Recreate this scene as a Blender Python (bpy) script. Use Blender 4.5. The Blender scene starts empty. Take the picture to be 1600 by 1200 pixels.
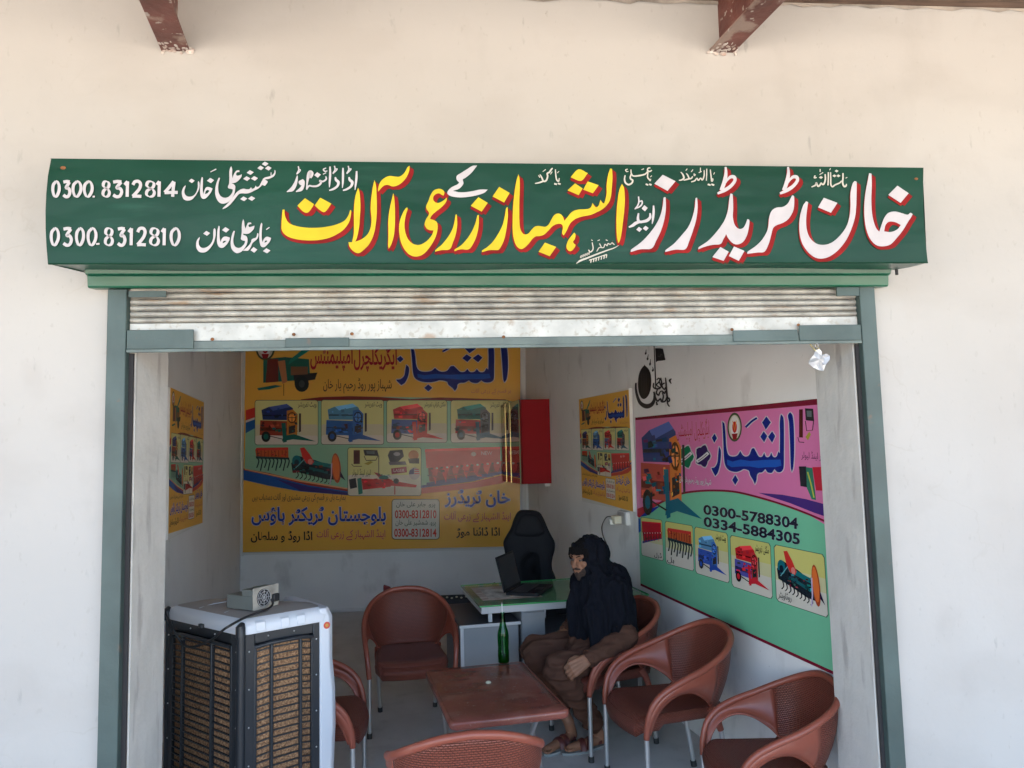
import bpy, bmesh, math, random
import numpy as np
from mathutils import Vector, Matrix, noise
from mathutils.geometry import tessellate_polygon
random.seed(7)
scene = bpy.context.scene
COL = scene.collection
R = math.radians

# ------------------------------------------------------------------ camera
H = 1.75                      # eye height
FPX = 1180.0                  # focal length in pixels of the 1600 px wide photograph
def _n(v):
    v = np.array(v, float); return v / np.linalg.norm(v)
_Z = _n([-324, 13540, -FPX]); _X = _n([14600, 196, -FPX]); _X = _n(_X - _Z * _X.dot(_Z)); _Y = np.cross(_Z, _X)
RW = np.array([_X, _Y, _Z])   # camera axes -> world
CAMP = np.array([0, 0, H])
cam_d = bpy.data.cameras.new('camera'); cam = bpy.data.objects.new('camera', cam_d); COL.objects.link(cam)
cam_d.sensor_width = 36; cam_d.lens = FPX / 1600 * 36; cam_d.clip_end = 500; cam_d.clip_start = .05
M4 = Matrix.Identity(4)
for i in range(3):
    for j in range(3): M4[i][j] = RW[i][j]
    M4[i][3] = CAMP[i]
cam.matrix_world = M4
scene.camera = cam

# ------------------------------------------------------------------ light
EXPOSURE = 2.85
SUN_EL, SUN_ROT = R(50), R(18)
world = bpy.data.worlds.new('World'); scene.world = world; world.use_nodes = True
wn = world.node_tree.nodes; wl = world.node_tree.links
sky = wn.new('ShaderNodeTexSky'); sky.sky_type = 'NISHITA'; sky.sun_disc = False
sky.sun_elevation = SUN_EL; sky.sun_rotation = SUN_ROT; sky.dust_density = 3.0; sky.air_density = 1.0
bg = wn['Background']; wl.new(sky.outputs[0], bg.inputs[0]); bg.inputs[1].default_value = .15
sun_d = bpy.data.lights.new('sun', 'SUN'); sun_d.energy = 5.0; sun_d.angle = R(.5); sun_d.color = (1, .95, .86)
sun = bpy.data.objects.new('sun', sun_d); COL.objects.link(sun)
sdir = Vector((math.sin(SUN_ROT) * math.cos(SUN_EL), math.cos(SUN_ROT) * math.cos(SUN_EL), math.sin(SUN_EL)))
sun.rotation_euler = sdir.to_track_quat('Z', 'Y').to_euler()
vs = scene.view_settings; vs.view_transform = 'Standard'; vs.look = 'None'; vs.exposure = EXPOSURE; vs.gamma = 1
vs.use_curve_mapping = False
scene.cycles.max_bounces = 10; scene.cycles.diffuse_bounces = 6; scene.cycles.use_denoising = True
scene.cycles.sample_clamp_indirect = 8

# ------------------------------------------------------------------ geometry of the view: points of the place seen along a ray
def ray(x, y): return RW @ np.array([x - 800, 600 - y, -FPX])
def on(x, y, p0, nn):
    d = ray(x, y); nn = np.array(nn, float); t = (np.array(p0, float) - CAMP).dot(nn) / d.dot(nn); return Vector(CAMP + d * t)
def ony(x, y, Y): return on(x, y, (0, Y, 0), (0, 1, 0))
def onz(x, y, z): return on(x, y, (0, 0, z), (0, 0, 1))

YF, YS, YI, YB = 2.83, 2.56, 3.15, 8.70          # wall face, sign face, inner wall face, back wall
SK = Vector((-.146, 1, 0)).normalized()           # the side walls run along this
NR = Vector((1, .146, 0)).normalized()
PRW, PLW = Vector((.866, YB, 0)), Vector((-2.349, YB, 0))
def wx(P, y): return P.x + .146 * (P.y - y)       # x of a side wall at depth y

# ------------------------------------------------------------------ materials
def mat(name, col, rough=.6, metal=0, var=.0, vscale=4, bump=0, bscale=60, col2=None, spec=.5, stretch=None, detail=4, coat=0):
    m = bpy.data.materials.new(name); m.use_nodes = True
    nt = m.node_tree; N = nt.nodes; L = nt.links; b = N['Principled BSDF']
    b.inputs['Roughness'].default_value = rough; b.inputs['Metallic'].default_value = metal
    b.inputs['Specular IOR Level'].default_value = spec; b.inputs['Coat Weight'].default_value = coat
    c = (*col, 1); b.inputs['Base Color'].default_value = c
    tc = N.new('ShaderNodeTexCoord'); mp = N.new('ShaderNodeMapping'); L.new(tc.outputs['Object'], mp.inputs[0])
    if stretch: mp.inputs['Scale'].default_value = stretch
    if var or col2:
        nz = N.new('ShaderNodeTexNoise'); nz.inputs['Scale'].default_value = vscale; nz.inputs['Detail'].default_value = detail
        L.new(mp.outputs[0], nz.inputs['Vector'])
        rp = N.new('ShaderNodeValToRGB'); L.new(nz.outputs['Fac'], rp.inputs[0])
        lo, hi = rp.color_ramp.elements; lo.position = .32; hi.position = .68
        lo.color = (*(col2 if col2 else [max(0, q * (1 - var)) for q in col]), 1)
        hi.color = (*[min(1, q * (1 + (var * .5))) for q in col], 1)
        L.new(rp.outputs[0], b.inputs['Base Color'])
    if bump:
        nb = N.new('ShaderNodeTexNoise'); nb.inputs['Scale'].default_value = bscale; nb.inputs['Detail'].default_value = 6
        L.new(mp.outputs[0], nb.inputs['Vector'])
        bp = N.new('ShaderNodeBump'); bp.inputs['Strength'].default_value = bump; bp.inputs['Distance'].default_value = .01
        L.new(nb.outputs['Fac'], bp.inputs['Height']); L.new(bp.outputs[0], b.inputs['Normal'])
    return m
def layer_noise(m, scale, lo, hi, col, amt=1, stretch=(1, 1, 1), detail=8, offset=(0, 0, 0)):
    """stains with a shape of their own over the base colour"""
    nt = m.node_tree; N = nt.nodes; L = nt.links; b = N['Principled BSDF']; inp = b.inputs['Base Color']
    mx = N.new('ShaderNodeMix'); mx.data_type = 'RGBA'
    if inp.links: L.new(inp.links[0].from_socket, mx.inputs['A'])
    else: mx.inputs['A'].default_value = inp.default_value
    mx.inputs['B'].default_value = (*col, 1)
    tc = N.new('ShaderNodeTexCoord'); mp = N.new('ShaderNodeMapping'); mp.inputs['Scale'].default_value = stretch; mp.inputs['Location'].default_value = offset
    L.new(tc.outputs['Object'], mp.inputs[0])
    nz = N.new('ShaderNodeTexNoise'); nz.inputs['Scale'].default_value = scale; nz.inputs['Detail'].default_value = detail
    L.new(mp.outputs[0], nz.inputs['Vector'])
    mr = N.new('ShaderNodeMapRange'); mr.inputs['From Min'].default_value = lo; mr.inputs['From Max'].default_value = hi
    mr.inputs['To Max'].default_value = amt
    L.new(nz.outputs['Fac'], mr.inputs['Value']); L.new(mr.outputs[0], mx.inputs['Factor'])
    L.new(mx.outputs['Result'], inp)
    return m

M = {}
M['plaster'] = mat('plaster', (.485, .463, .435), .92, var=.05, vscale=1.3, bump=.25, bscale=9, spec=.2)
layer_noise(M['plaster'], 1.1, .52, .72, (.44, .405, .37), .5, (1, 1, .6))
layer_noise(M['plaster'], 3.0, .60, .70, (.41, .38, .35), .35, (1, 1, .35), offset=(3, 1, 8))
layer_noise(M['plaster'], 24, .73, .77, (.26, .22, .18), .45, (1, 1, .8))
layer_noise(M['plaster'], 2.2, .50, .64, (.42, .39, .36), .35, (1, 1, 2.2), offset=(9, 2, 1), detail=12)
layer_noise(M['plaster'], 5, .60, .72, (.40, .37, .345), .30, (1, 1, .6), offset=(2, 7, 3), detail=12)
layer_noise(M['plaster'], 55, .66, .74, (.40, .37, .34), .45, (1, 1, .5), offset=(1, 5, 2), detail=3)
layer_noise(M['plaster'], 11, .68, .74, (.30, .285, .27), .55, (1.6, 1, .5), offset=(6, 1, 4), detail=12)
def cracks(m, scale, col, width, amt, mask_scale=1.3, off=0):
    nt = m.node_tree; N = nt.nodes; L = nt.links; b = N['Principled BSDF']; inp = b.inputs['Base Color']
    tc = N.new('ShaderNodeTexCoord'); nz = N.new('ShaderNodeTexNoise'); nz.inputs['Scale'].default_value = 3; nz.inputs['Detail'].default_value = 6
    ad = N.new('ShaderNodeMix'); ad.data_type = 'RGBA'; ad.blend_type = 'LINEAR_LIGHT'; ad.inputs['Factor'].default_value = .25
    mp = N.new('ShaderNodeMapping'); mp.inputs['Location'].default_value = (off, off * 2, 0)
    L.new(tc.outputs['Object'], mp.inputs[0]); L.new(mp.outputs[0], ad.inputs['A']); L.new(mp.outputs[0], nz.inputs['Vector']); L.new(nz.outputs['Color'], ad.inputs['B'])
    vo = N.new('ShaderNodeTexVoronoi'); vo.feature = 'DISTANCE_TO_EDGE'; vo.inputs['Scale'].default_value = scale; L.new(ad.outputs['Result'], vo.inputs['Vector'])
    mr = N.new('ShaderNodeMapRange'); mr.inputs['From Max'].default_value = width; mr.inputs['To Min'].default_value = amt; mr.inputs['To Max'].default_value = 0; L.new(vo.outputs['Distance'], mr.inputs['Value'])
    mk = N.new('ShaderNodeTexNoise'); mk.inputs['Scale'].default_value = mask_scale; L.new(mp.outputs[0], mk.inputs['Vector'])
    m2 = N.new('ShaderNodeMapRange'); m2.inputs['From Min'].default_value = .52; m2.inputs['From Max'].default_value = .62; L.new(mk.outputs['Fac'], m2.inputs['Value'])
    mu = N.new('ShaderNodeMath'); mu.operation = 'MULTIPLY'; L.new(mr.outputs[0], mu.inputs[0]); L.new(m2.outputs[0], mu.inputs[1])
    mx = N.new('ShaderNodeMix'); mx.data_type = 'RGBA'; mx.inputs['B'].default_value = (*col, 1); L.new(mu.outputs[0], mx.inputs['Factor'])
    L.new(inp.links[0].from_socket, mx.inputs['A']); L.new(mx.outputs['Result'], inp)
cracks(M['plaster'], .8, (.36, .31, .26), .004, .25, off=3.3)
M['reveal'] = mat('reveal_plaster', (.60, .59, .56), .9, var=.08, vscale=6, bump=.5, bscale=22, spec=.2)
layer_noise(M['reveal'], 14, .58, .7, (.33, .31, .30), .6, (1, 1, .22))
M['inner'] = mat('inner_plaster', (.82, .815, .80), .8, var=.05, vscale=2, bump=.2, bscale=14, spec=.3)
layer_noise(M['inner'], 5, .60, .75, (.46, .44, .42), .45, (1, 1, .6))
layer_noise(M['inner'], 30, .71, .76, (.30, .29, .28), .5)
M['floor'] = mat('floor_cement', (.55, .54, .53), .55, var=.14, vscale=3, bump=.12, bscale=40)
layer_noise(M['floor'], 9, .55, .75, (.38, .37, .36), .6)
layer_noise(M['floor'], 55, .68, .74, (.18, .17, .165), .6)
layer_noise(M['floor'], 2.2, .50, .62, (.56, .55, .53), .5, offset=(5, 5, 5), detail=12)
M['ceiling'] = mat('ceiling', (.82, .81, .79), .9)
M['ground'] = mat('ground_sand', (.52, .46, .38), .95, var=.25, vscale=.8, bump=.6, bscale=12)
M['wood_dark'] = mat('wood_dark', (.16, .10, .07), .8, var=.4, vscale=6, stretch=(1, 8, 1), bump=.4)
M['redsteel'] = mat('red_oxide_paint', (.155, .052, .040), .55, var=.35, vscale=9, bump=.5, bscale=30)
layer_noise(M['redsteel'], 7, .55, .62, (.36, .27, .22), .75)
layer_noise(M['redsteel'], 30, .62, .68, (.55, .50, .44), .7)
M['whitesplash'] = mat('lime_wash', (.66, .62, .57), .9, bump=.6, bscale=40, col2=(.45, .33, .28), vscale=40)
M['signgreen'] = mat('sign_green_enamel', (.002, .040, .019), .36, var=.2, vscale=2.0, spec=.30)
layer_noise(M['signgreen'], 1.6, .48, .68, (.006, .056, .030), .6, (.6, 1, 1))
layer_noise(M['signgreen'], 9, .62, .74, (.03, .12, .08), .3, (.25, 1, 1.6))
M['lipgreen'] = mat('lip_green_enamel', (.004, .095, .048), .30, var=.3, vscale=3, stretch=(.3, 1, 3), spec=.6)
M['undergreen'] = mat('soffit_sheet', (.05, .10, .075), .3, var=.5, vscale=2.2, stretch=(.5, 1, 1), col2=(.006, .065, .035))
for k in ('signgreen', 'lipgreen', 'undergreen'):      # sheet steel is never flat
    nt = M[k].node_tree; nz = nt.nodes.new('ShaderNodeTexNoise'); nz.inputs['Scale'].default_value = 3.2; nz.inputs['Detail'].default_value = 2
    tc = nt.nodes.new('ShaderNodeTexCoord'); mp = nt.nodes.new('ShaderNodeMapping'); mp.inputs['Scale'].default_value = (.7, 1, 2.2)
    bp = nt.nodes.new('ShaderNodeBump'); bp.inputs['Strength'].default_value = .13; bp.inputs['Distance'].default_value = .05
    nt.links.new(tc.outputs['Object'], mp.inputs[0]); nt.links.new(mp.outputs[0], nz.inputs['Vector'])
    nt.links.new(nz.outputs['Fac'], bp.inputs['Height']); nt.links.new(bp.outputs[0], nt.nodes['Principled BSDF'].inputs['Normal'])
M['paint_white'] = mat('lettering_white', (.51, .48, .49), .6, spec=.15, var=.07, vscale=14)
M['paint_cream'] = mat('lettering_cream', (.52, .49, .42), .6, spec=.15, var=.07, vscale=14)
M['paint_yellow'] = mat('lettering_yellow', (.60, .45, .025), .6, spec=.15, var=.12, vscale=12)
M['paint_red'] = mat('lettering_red', (.235, .010, .010), .6, spec=.15, var=.3, vscale=9)
M['framegrn'] = mat('frame_green_grey', (.058, .090, .085), .5, var=.25, vscale=5, bump=.25, bscale=25)
layer_noise(M['framegrn'], 4, .5, .68, (.085, .125, .122), .7, (1, 1, .3))
layer_noise(M['framegrn'], 15, .66, .74, (.13, .085, .06), .8)
M['dark'] = mat('dark_gap', (.03, .028, .03), .8)
M['galv'] = mat('galvanised', (.41, .39, .345), .5, metal=.15, var=.35, vscale=14, bump=.15, bscale=60)
layer_noise(M['galv'], 90, .60, .70, (.26, .21, .16), .6)
layer_noise(M['galv'], 6, .58, .70, (.30, .19, .11), .75, (1, 1, 4))
M['galv2'] = mat('galvanised_speckled', (.50, .50, .47), .45, metal=.1, var=.25, vscale=10)
layer_noise(M['galv2'], 55, .56, .66, (.34, .31, .26), .7)
layer_noise(M['galv2'], 7, .62, .70, (.30, .19, .11), .7)
M['railgrey'] = mat('rail_worn_green_grey', (.115, .15, .14), .5, var=.3, vscale=8, bump=.2)
M['rust'] = mat('rust', (.22, .09, .035), .9, var=.5, vscale=30)
M['chair'] = mat('chair_plastic', (.275, .072, .044), .36, var=.10, vscale=3, spec=.5)
layer_noise(M['chair'], 12, .58, .74, (.30, .115, .08), .45, detail=12)
M['chair_weave'] = mat('chair_plastic_woven', (.275, .072, .044), .38, var=.10, vscale=3, spec=.5)
def weave(m, su, sv, strength=.9, dist=.004):
    nt = m.node_tree; N = nt.nodes; L = nt.links; b = N['Principled BSDF']
    uv = N.new('ShaderNodeUVMap'); uv.uv_map = 'UVMap'
    mp = N.new('ShaderNodeMapping'); mp.inputs['Scale'].default_value = (su, sv, 1); L.new(uv.outputs[0], mp.inputs[0])
    br = N.new('ShaderNodeTexBrick'); br.inputs['Scale'].default_value = 1; br.offset = .5; br.inputs['Mortar Size'].default_value = .15
    br.inputs['Mortar Smooth'].default_value = 1; br.inputs['Brick Width'].default_value = 1.0; br.inputs['Row Height'].default_value = .5
    br.inputs['Color1'].default_value = (1, 1, 1, 1); br.inputs['Color2'].default_value = (.8, .8, .8, 1); br.inputs['Mortar'].default_value = (0, 0, 0, 1)
    L.new(mp.outputs[0], br.inputs['Vector'])
    bp = N.new('ShaderNodeBump'); bp.inputs['Strength'].default_value = strength; bp.inputs['Distance'].default_value = dist
    mx = N.new('ShaderNodeMix'); mx.data_type = 'RGBA'; mx.inputs['B'].default_value = (.09, .025, .016, 1)
    old = b.inputs['Base Color'].links[0].from_socket; L.new(old, mx.inputs['A'])
    mr = N.new('ShaderNodeMapRange'); mr.inputs['To Min'].default_value = .75; mr.inputs['To Max'].default_value = 0
    L.new(br.outputs['Color'], mr.inputs['Value']); L.new(mr.outputs[0], mx.inputs['Factor']); L.new(mx.outputs['Result'], b.inputs['Base Color'])
    L.new(br.outputs['Color'], bp.inputs['Height']); L.new(bp.outputs[0], b.inputs['Normal'])
weave(M['chair_weave'], 62, 58, 1, .006)
M['alu'] = mat('aluminium_tube', (.60, .61, .62), .32, metal=.85, bump=.05)
M['rubber'] = mat('black_rubber', (.025, .025, .025), .7)
M['tabletop'] = mat('table_plastic', (.25, .078, .056), .22, var=.25, vscale=5, bump=.1, bscale=80, spec=.5)
layer_noise(M['tabletop'], 6, .54, .68, (.30, .16, .13), .4)
layer_noise(M['tabletop'], 4, .55, .62, (.12, .035, .028), .6, (1, 2, 1), offset=(4, 4, 0), detail=12)
layer_noise(M['tabletop'], 60, .66, .72, (.42, .34, .30), .5)
M['coolwhite'] = mat('cooler_white_plastic', (.66, .70, .76), .35)
M['cooltop'] = mat('cooler_dusty_top', (.40, .365, .34), .55, var=.1, vscale=7)
M['coolblack'] = mat('cooler_black_plastic', (.022, .026, .032), .42)
M['pad'] = mat('cooling_pad_paper', (.50, .29, .15), .9, bump=1, bscale=120, col2=(.13, .06, .03), vscale=115)
M['psu'] = mat('psu_steel', (.30, .34, .33), .4, metal=.6, var=.1)
M['wire'] = mat('black_cable', (.02, .02, .022), .5)
M['deskgrey'] = mat('desk_laminate', (.20, .21, .225), .5, var=.06, vscale=4)
M['deskedge'] = mat('desk_edge', (.42, .43, .45), .45)
M['deskdark'] = mat('desk_dark_laminate', (.045, .05, .06), .5)
M['laptop'] = mat('laptop_black', (.012, .012, .015), .6, spec=.25)
M['screen'] = mat('laptop_screen', (.006, .007, .012), .35, spec=.3)
M['ochair'] = mat('black_leatherette', (.008, .009, .013), .7, bump=.15, bscale=90, spec=.25)
M['omesh'] = mat('black_chair_mesh', (.016, .018, .022), .85, bump=.4, bscale=200, spec=.15)
M['skin'] = mat('skin', (.26, .122, .07), .65, var=.12, vscale=20)
M['hair'] = mat('black_hair', (.008, .007, .007), .9, spec=.1, bump=.6, bscale=90, stretch=(1, 1, .2))
M['beard'] = mat('beard_hair', (.03, .018, .014), .8, bump=.5, bscale=160)
M['shawl'] = mat('navy_shawl', (.006, .0072, .012), .95, bump=.5, bscale=260, spec=.15)
M['kameez'] = mat('brown_cotton', (.085, .041, .028), .95, bump=.4, bscale=200, spec=.15)
M['sandal'] = mat('sandal_leather', (.09, .02, .018), .5)
M['sole'] = mat('sandal_sole', (.22, .24, .24), .7)
M['white'] = mat('white_plastic', (.70, .70, .67), .4)
M['yellowed'] = mat('yellowed_plastic', (.70, .66, .50), .4)
M['redcab'] = mat('red_gloss_board', (.32, .004, .010), .6, var=.08, spec=.2)
M['redgloss'] = mat('red_mirror_board', (.22, .010, .010), .06, spec=1.0, coat=1)
M['brass'] = mat('brass_trim', (.75, .60, .25), .25, metal=.9)
M['greentrim'] = mat('green_trim', (.12, .30, .12), .3)
M['silver'] = mat('polished_aluminium', (.46, .465, .48), .4, metal=.35)
M['black'] = mat('black_paint', (.012, .011, .012), .6)
M['foam'] = mat('foam_board_edge', (.70, .69, .66), .7)
def print_mat(name, rough, bump):
    m = mat(name, (1, 1, 1), rough, bump=bump, bscale=5, spec=.4)
    a = m.node_tree.nodes.new('ShaderNodeVertexColor'); a.layer_name = 'Col'
    m.node_tree.links.new(a.outputs['Color'], m.node_tree.nodes['Principled BSDF'].inputs['Base Color'])
    return m
M['print'] = print_mat('printed_flex', .22, .6)
M['printm'] = print_mat('printed_board', .5, .2)
def glassmat(name, col, rough=.03, ior=1.5):
    m = bpy.data.materials.new(name); m.use_nodes = True; nt = m.node_tree; N = nt.nodes; L = nt.links
    N.remove(N['Principled BSDF']); out = N['Material Output']
    t = N.new('ShaderNodeBsdfTransparent'); t.inputs[0].default_value = (*col, 1)
    g = N.new('ShaderNodeBsdfGlossy'); g.inputs['Roughness'].default_value = rough
    fr = N.new('ShaderNodeFresnel'); fr.inputs[0].default_value = ior
    ge = N.new('ShaderNodeNewGeometry'); iv = N.new('ShaderNodeMath'); iv.operation = 'SUBTRACT'; iv.inputs[0].default_value = 1; L.new(ge.outputs['Backfacing'], iv.inputs[1])
    ml = N.new('ShaderNodeMath'); ml.operation = 'MULTIPLY'; L.new(fr.outputs[0], ml.inputs[0]); L.new(iv.outputs[0], ml.inputs[1])
    mx = N.new('ShaderNodeMixShader'); L.new(ml.outputs[0], mx.inputs[0]); L.new(t.outputs[0], mx.inputs[1]); L.new(g.outputs[0], mx.inputs[2])
    L.new(mx.outputs[0], out.inputs[0]); return m
M['deskglass'] = glassmat('green_desk_glass', (.90, .975, .92), .08, 1.35)
M['bottle'] = glassmat('green_bottle_glass', (.05, .42, .12), .02)

# ------------------------------------------------------------------ mesh helpers
class MB:
    def __init__(s): s.v = []; s.f = []; s.uv = []; s.has_uv = False
    def add(s, vs, fs, uvs=None):
        o = len(s.v); s.v += [tuple(q) for q in vs]
        s.uv += list(uvs) if uvs else [(0, 0)] * len(vs)
        if uvs: s.has_uv = True
        s.f += [tuple(i + o for i in f) for f in fs]; return s
    def box(s, c, d, rot=None, taper=1):
        x, y, z = [q / 2 for q in d]; P = []
        for k in (-1, 1):
            t = taper if k > 0 else 1
            for a, b in ((-1, -1), (1, -1), (1, 1), (-1, 1)): P.append(Vector((a * x * t, b * y * t, k * z)))
        if rot: P = [rot @ p for p in P]
        P = [p + Vector(c) for p in P]
        return s.add(P, [(3, 2, 1, 0), (4, 5, 6, 7), (0, 1, 5, 4), (1, 2, 6, 5), (2, 3, 7, 6), (3, 0, 4, 7)])
    def hexa(s, P): return s.add(P, [(3, 2, 1, 0), (4, 5, 6, 7), (0, 1, 5, 4), (1, 2, 6, 5), (2, 3, 7, 6), (3, 0, 4, 7)])
    def rings(s, rs, cap=True, closed=True, uv=False):
        n = len(rs[0]); V = [p for r in rs for p in r]; Fc = []
        m = n if closed else n - 1
        for i in range(len(rs) - 1):
            for j in range(m):
                a, b = i * n + j, i * n + (j + 1) % n; Fc.append((a, b, b + n, a + n))
        if cap and closed: Fc.append(tuple(reversed(range(n)))); Fc.append(tuple(range((len(rs) - 1) * n, len(rs) * n)))
        uvs = None
        if uv: uvs = [(j / (n - 1) if n > 1 else 0, i / (len(rs) - 1)) for i in range(len(rs)) for j in range(n)]
        return s.add(V, Fc, uvs)
    def tube(s, path, r, n=8, cap=True, flat=None):
        path = [Vector(p) for p in path]; rs = []; up = Vector((0, 0, 1)); pr = None
        for i, p in enumerate(path):
            t = (path[min(i + 1, len(path) - 1)] - path[max(i - 1, 0)]).normalized()
            if pr is None:
                a = t.cross(up)
                if a.length < .05: a = t.cross(Vector((1, 0, 0)))
                a.normalize()
            else:
                a = pr - t * pr.dot(t); a.normalize()
            pr = a; b = t.cross(a).normalized()
            rr = r[i] if isinstance(r, (list, tuple)) else r
            fl = flat if flat else 1
            rs.append([p + a * math.cos(2 * math.pi * k / n) * rr + b * math.sin(2 * math.pi * k / n) * rr * fl for k in range(n)])
        return s.rings(rs, cap)
    def capsule(s, p0, p1, r0, r1, n=12, sc=None):
        p0, p1 = Vector(p0), Vector(p1); t = (p1 - p0)
        if t.length < 1e-5: t = Vector((0, 0, 1e-4)); p1 = p0 + t
        t.normalize(); a = t.orthogonal().normalized(); b = t.cross(a); rs = []
        for k in range(5):
            th = math.pi / 2 * (1 - k / 4) ; 
            rs.append((p0 - t * r0 * math.sin(th), max(r0 * math.cos(th), r0 * .05)))
        for k in range(5):
            th = math.pi / 2 * k / 4
            rs.append((p1 + t * r1 * math.sin(th), max(r1 * math.cos(th), r1 * .05)))
        return s.rings([[c + (a * math.cos(2 * math.pi * q / n) + b * math.sin(2 * math.pi * q / n)) * rr for q in range(n)] for c, rr in rs])
    def ell(s, c, r, rot=None, n=16, m=10):
        c = Vector(c); rs = []
        for i in range(m + 1):
            th = -math.pi / 2 + math.pi * i / m; cc = max(math.cos(th), .02)
            ring = [Vector((r[0] * cc * math.cos(2 * math.pi * j / n), r[1] * cc * math.sin(2 * math.pi * j / n), r[2] * math.sin(th))) for j in range(n)]
            if rot: ring = [rot @ q for q in ring]
            rs.append([q + c for q in ring])
        return s.rings(rs)
    def lathe(s, prof, c, n=24, cap=True):
        c = Vector(c)
        return s.rings([[c + Vector((r * math.cos(2 * math.pi * j / n), r * math.sin(2 * math.pi * j / n), z)) for j in range(n)] for r, z in prof], cap)
    def build(s, name, m, parent=None, smooth=False, bevel=0, seg=2, autosmooth=40):
        me = bpy.data.meshes.new(name); me.from_pydata([tuple(v) for v in s.v], [], s.f)
        if s.has_uv:
            ul = me.uv_layers.new(name='UVMap')
            for lp in me.loops: ul.data[lp.index].uv = s.uv[lp.vertex_index]
        me.materials.append(M[m] if isinstance(m, str) else m)
        bm = bmesh.new(); bm.from_mesh(me); bmesh.ops.recalc_face_normals(bm, faces=bm.faces); bm.to_mesh(me); bm.free()
        if smooth: me.polygons.foreach_set('use_smooth', [True] * len(me.polygons))
        o = bpy.data.objects.new(name, me); COL.objects.link(o)
        if parent: o.parent = parent
        if bevel:
            b = o.modifiers.new('bevel', 'BEVEL'); b.width = bevel; b.segments = seg; b.limit_method = 'ANGLE'; b.angle_limit = R(35)
            b.harden_normals = False
            me.polygons.foreach_set('use_smooth', [True] * len(me.polygons))
            me.set_sharp_from_angle(angle=R(autosmooth)) if hasattr(me, 'set_sharp_from_angle') else None
        elif smooth and autosmooth:
            me.set_sharp_from_angle(angle=R(autosmooth + 15))
        return o
def tag(o, label=None, cat=None, group=None, kind=None):
    for k, v in (('label', label), ('category', cat), ('group', group), ('kind', kind)):
        if v: o[k] = v
    return o
def thing(name, label, cat, loc=(0, 0, 0), rz=0, group=None):
    o = bpy.data.objects.new(name, None); COL.objects.link(o); o.location = loc; o.rotation_euler = (0, 0, rz); o.empty_display_size = .1
    return tag(o, label, cat, group)
def lin(h):      # print colours written as sRGB 0-255
    return tuple(((c / 255) / 12.92 if c / 255 < .04045 else ((c / 255 + .055) / 1.055) ** 2.4) for c in h)
def crom(pts, k=6, closed=False, ends=True):
    P = [Vector(p) for p in pts]; n = len(P); out = []
    rng = n if closed else n - 1
    for i in range(rng):
        p1, p2 = P[i], P[(i + 1) % n]
        p0 = P[i - 1] if (closed or i > 0) else p1 * 2 - p2
        p3 = P[(i + 2) % n] if (closed or i + 2 < n) else p2 * 2 - p1
        for j in range(k):
            t = j / k
            out.append(.5 * ((2 * p1) + (-p0 + p2) * t + (2 * p0 - 5 * p1 + 4 * p2 - p3) * t * t + (-p0 + 3 * p1 - 3 * p2 + p3) * t ** 3))
    if not closed: out.append(P[-1])
    return out
def smooth2d(pts, k=4, corner=72):
    """closed outline, rounded except at sharp corners"""
    P = [Vector(p) for p in pts]; n = len(P); T = []
    for i in range(n):
        a, b, c = P[i - 1], P[i], P[(i + 1) % n]
        u, v = (b - a), (c - b)
        ang = math.degrees(u.angle(v, 0)) if u.length > 1e-9 and v.length > 1e-9 else 0
        T.append(None if ang > corner else (c - a) * .5)
    out = []
    for i in range(n):
        p1, p2 = P[i], P[(i + 1) % n]; d = p2 - p1
        t1 = T[i] if T[i] is not None else d; t2 = T[(i + 1) % n] if T[(i + 1) % n] is not None else d
        L = d.length
        if t1.length > 1.3 * L: t1 = t1 * (1.3 * L / t1.length)
        if t2.length > 1.3 * L: t2 = t2 * (1.3 * L / t2.length)
        if T[i] is None and T[(i + 1) % n] is None: out.append(p1); continue
        for j in range(k):
            t = j / k
            out.append(p1 * (2 * t ** 3 - 3 * t * t + 1) + t1 * (t ** 3 - 2 * t * t + t) + p2 * (-2 * t ** 3 + 3 * t * t) + t2 * (t ** 3 - t * t))
    return out

# ------------------------------------------------------------------ Urdu shaping for printed text
_F = {'ا': 'FE8D2', 'آ': 'FE812', 'ب': 'FE8F4', 'پ': 'FB564', 'ت': 'FE954', 'ٹ': 'FB664', 'ج': 'FE9D4', 'چ': 'FB7A4', 'ح': 'FEA14', 'خ': 'FEA54',
      'د': 'FEA92', 'ڈ': 'FB882', 'ر': 'FEAD2', 'ڑ': 'FB8C2', 'ز': 'FEAF2', 'س': 'FEB14', 'ش': 'FEB54', 'ط': 'FEC14', 'ع': 'FEC94', 'ق': 'FED54',
      'ک': 'FB8E4', 'گ': 'FB924', 'ل': 'FEDD4', 'م': 'FEE14', 'ن': 'FEE54', 'و': 'FEED2', 'ؤ': 'FE852', 'ہ': 'FBA64', 'ھ': 'FBAA4', 'ی': 'FBFC4',
      'ئ': 'FE894', 'ے': 'FBAE2', 'ں': 'FB9E2'}
def urdu(s):
    out = []
    for w in s.split(' '):
        r = ''
        for i, ch in enumerate(w):
            if ch not in _F: r += ch; continue
            base, n = int(_F[ch][:4], 16), int(_F[ch][4])
            pj = i > 0 and w[i - 1] in _F and _F[w[i - 1]][4] == '4'
            nj = n == 4 and i + 1 < len(w) and w[i + 1] in _F
            if n == 2: k = 1 if pj else 0
            else: k = 3 if (pj and nj) else 1 if pj else 2 if nj else 0
            r += chr(base + k)
        out.append(r)
    return ' '.join(out)[::-1]
_tc = {}
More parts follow.
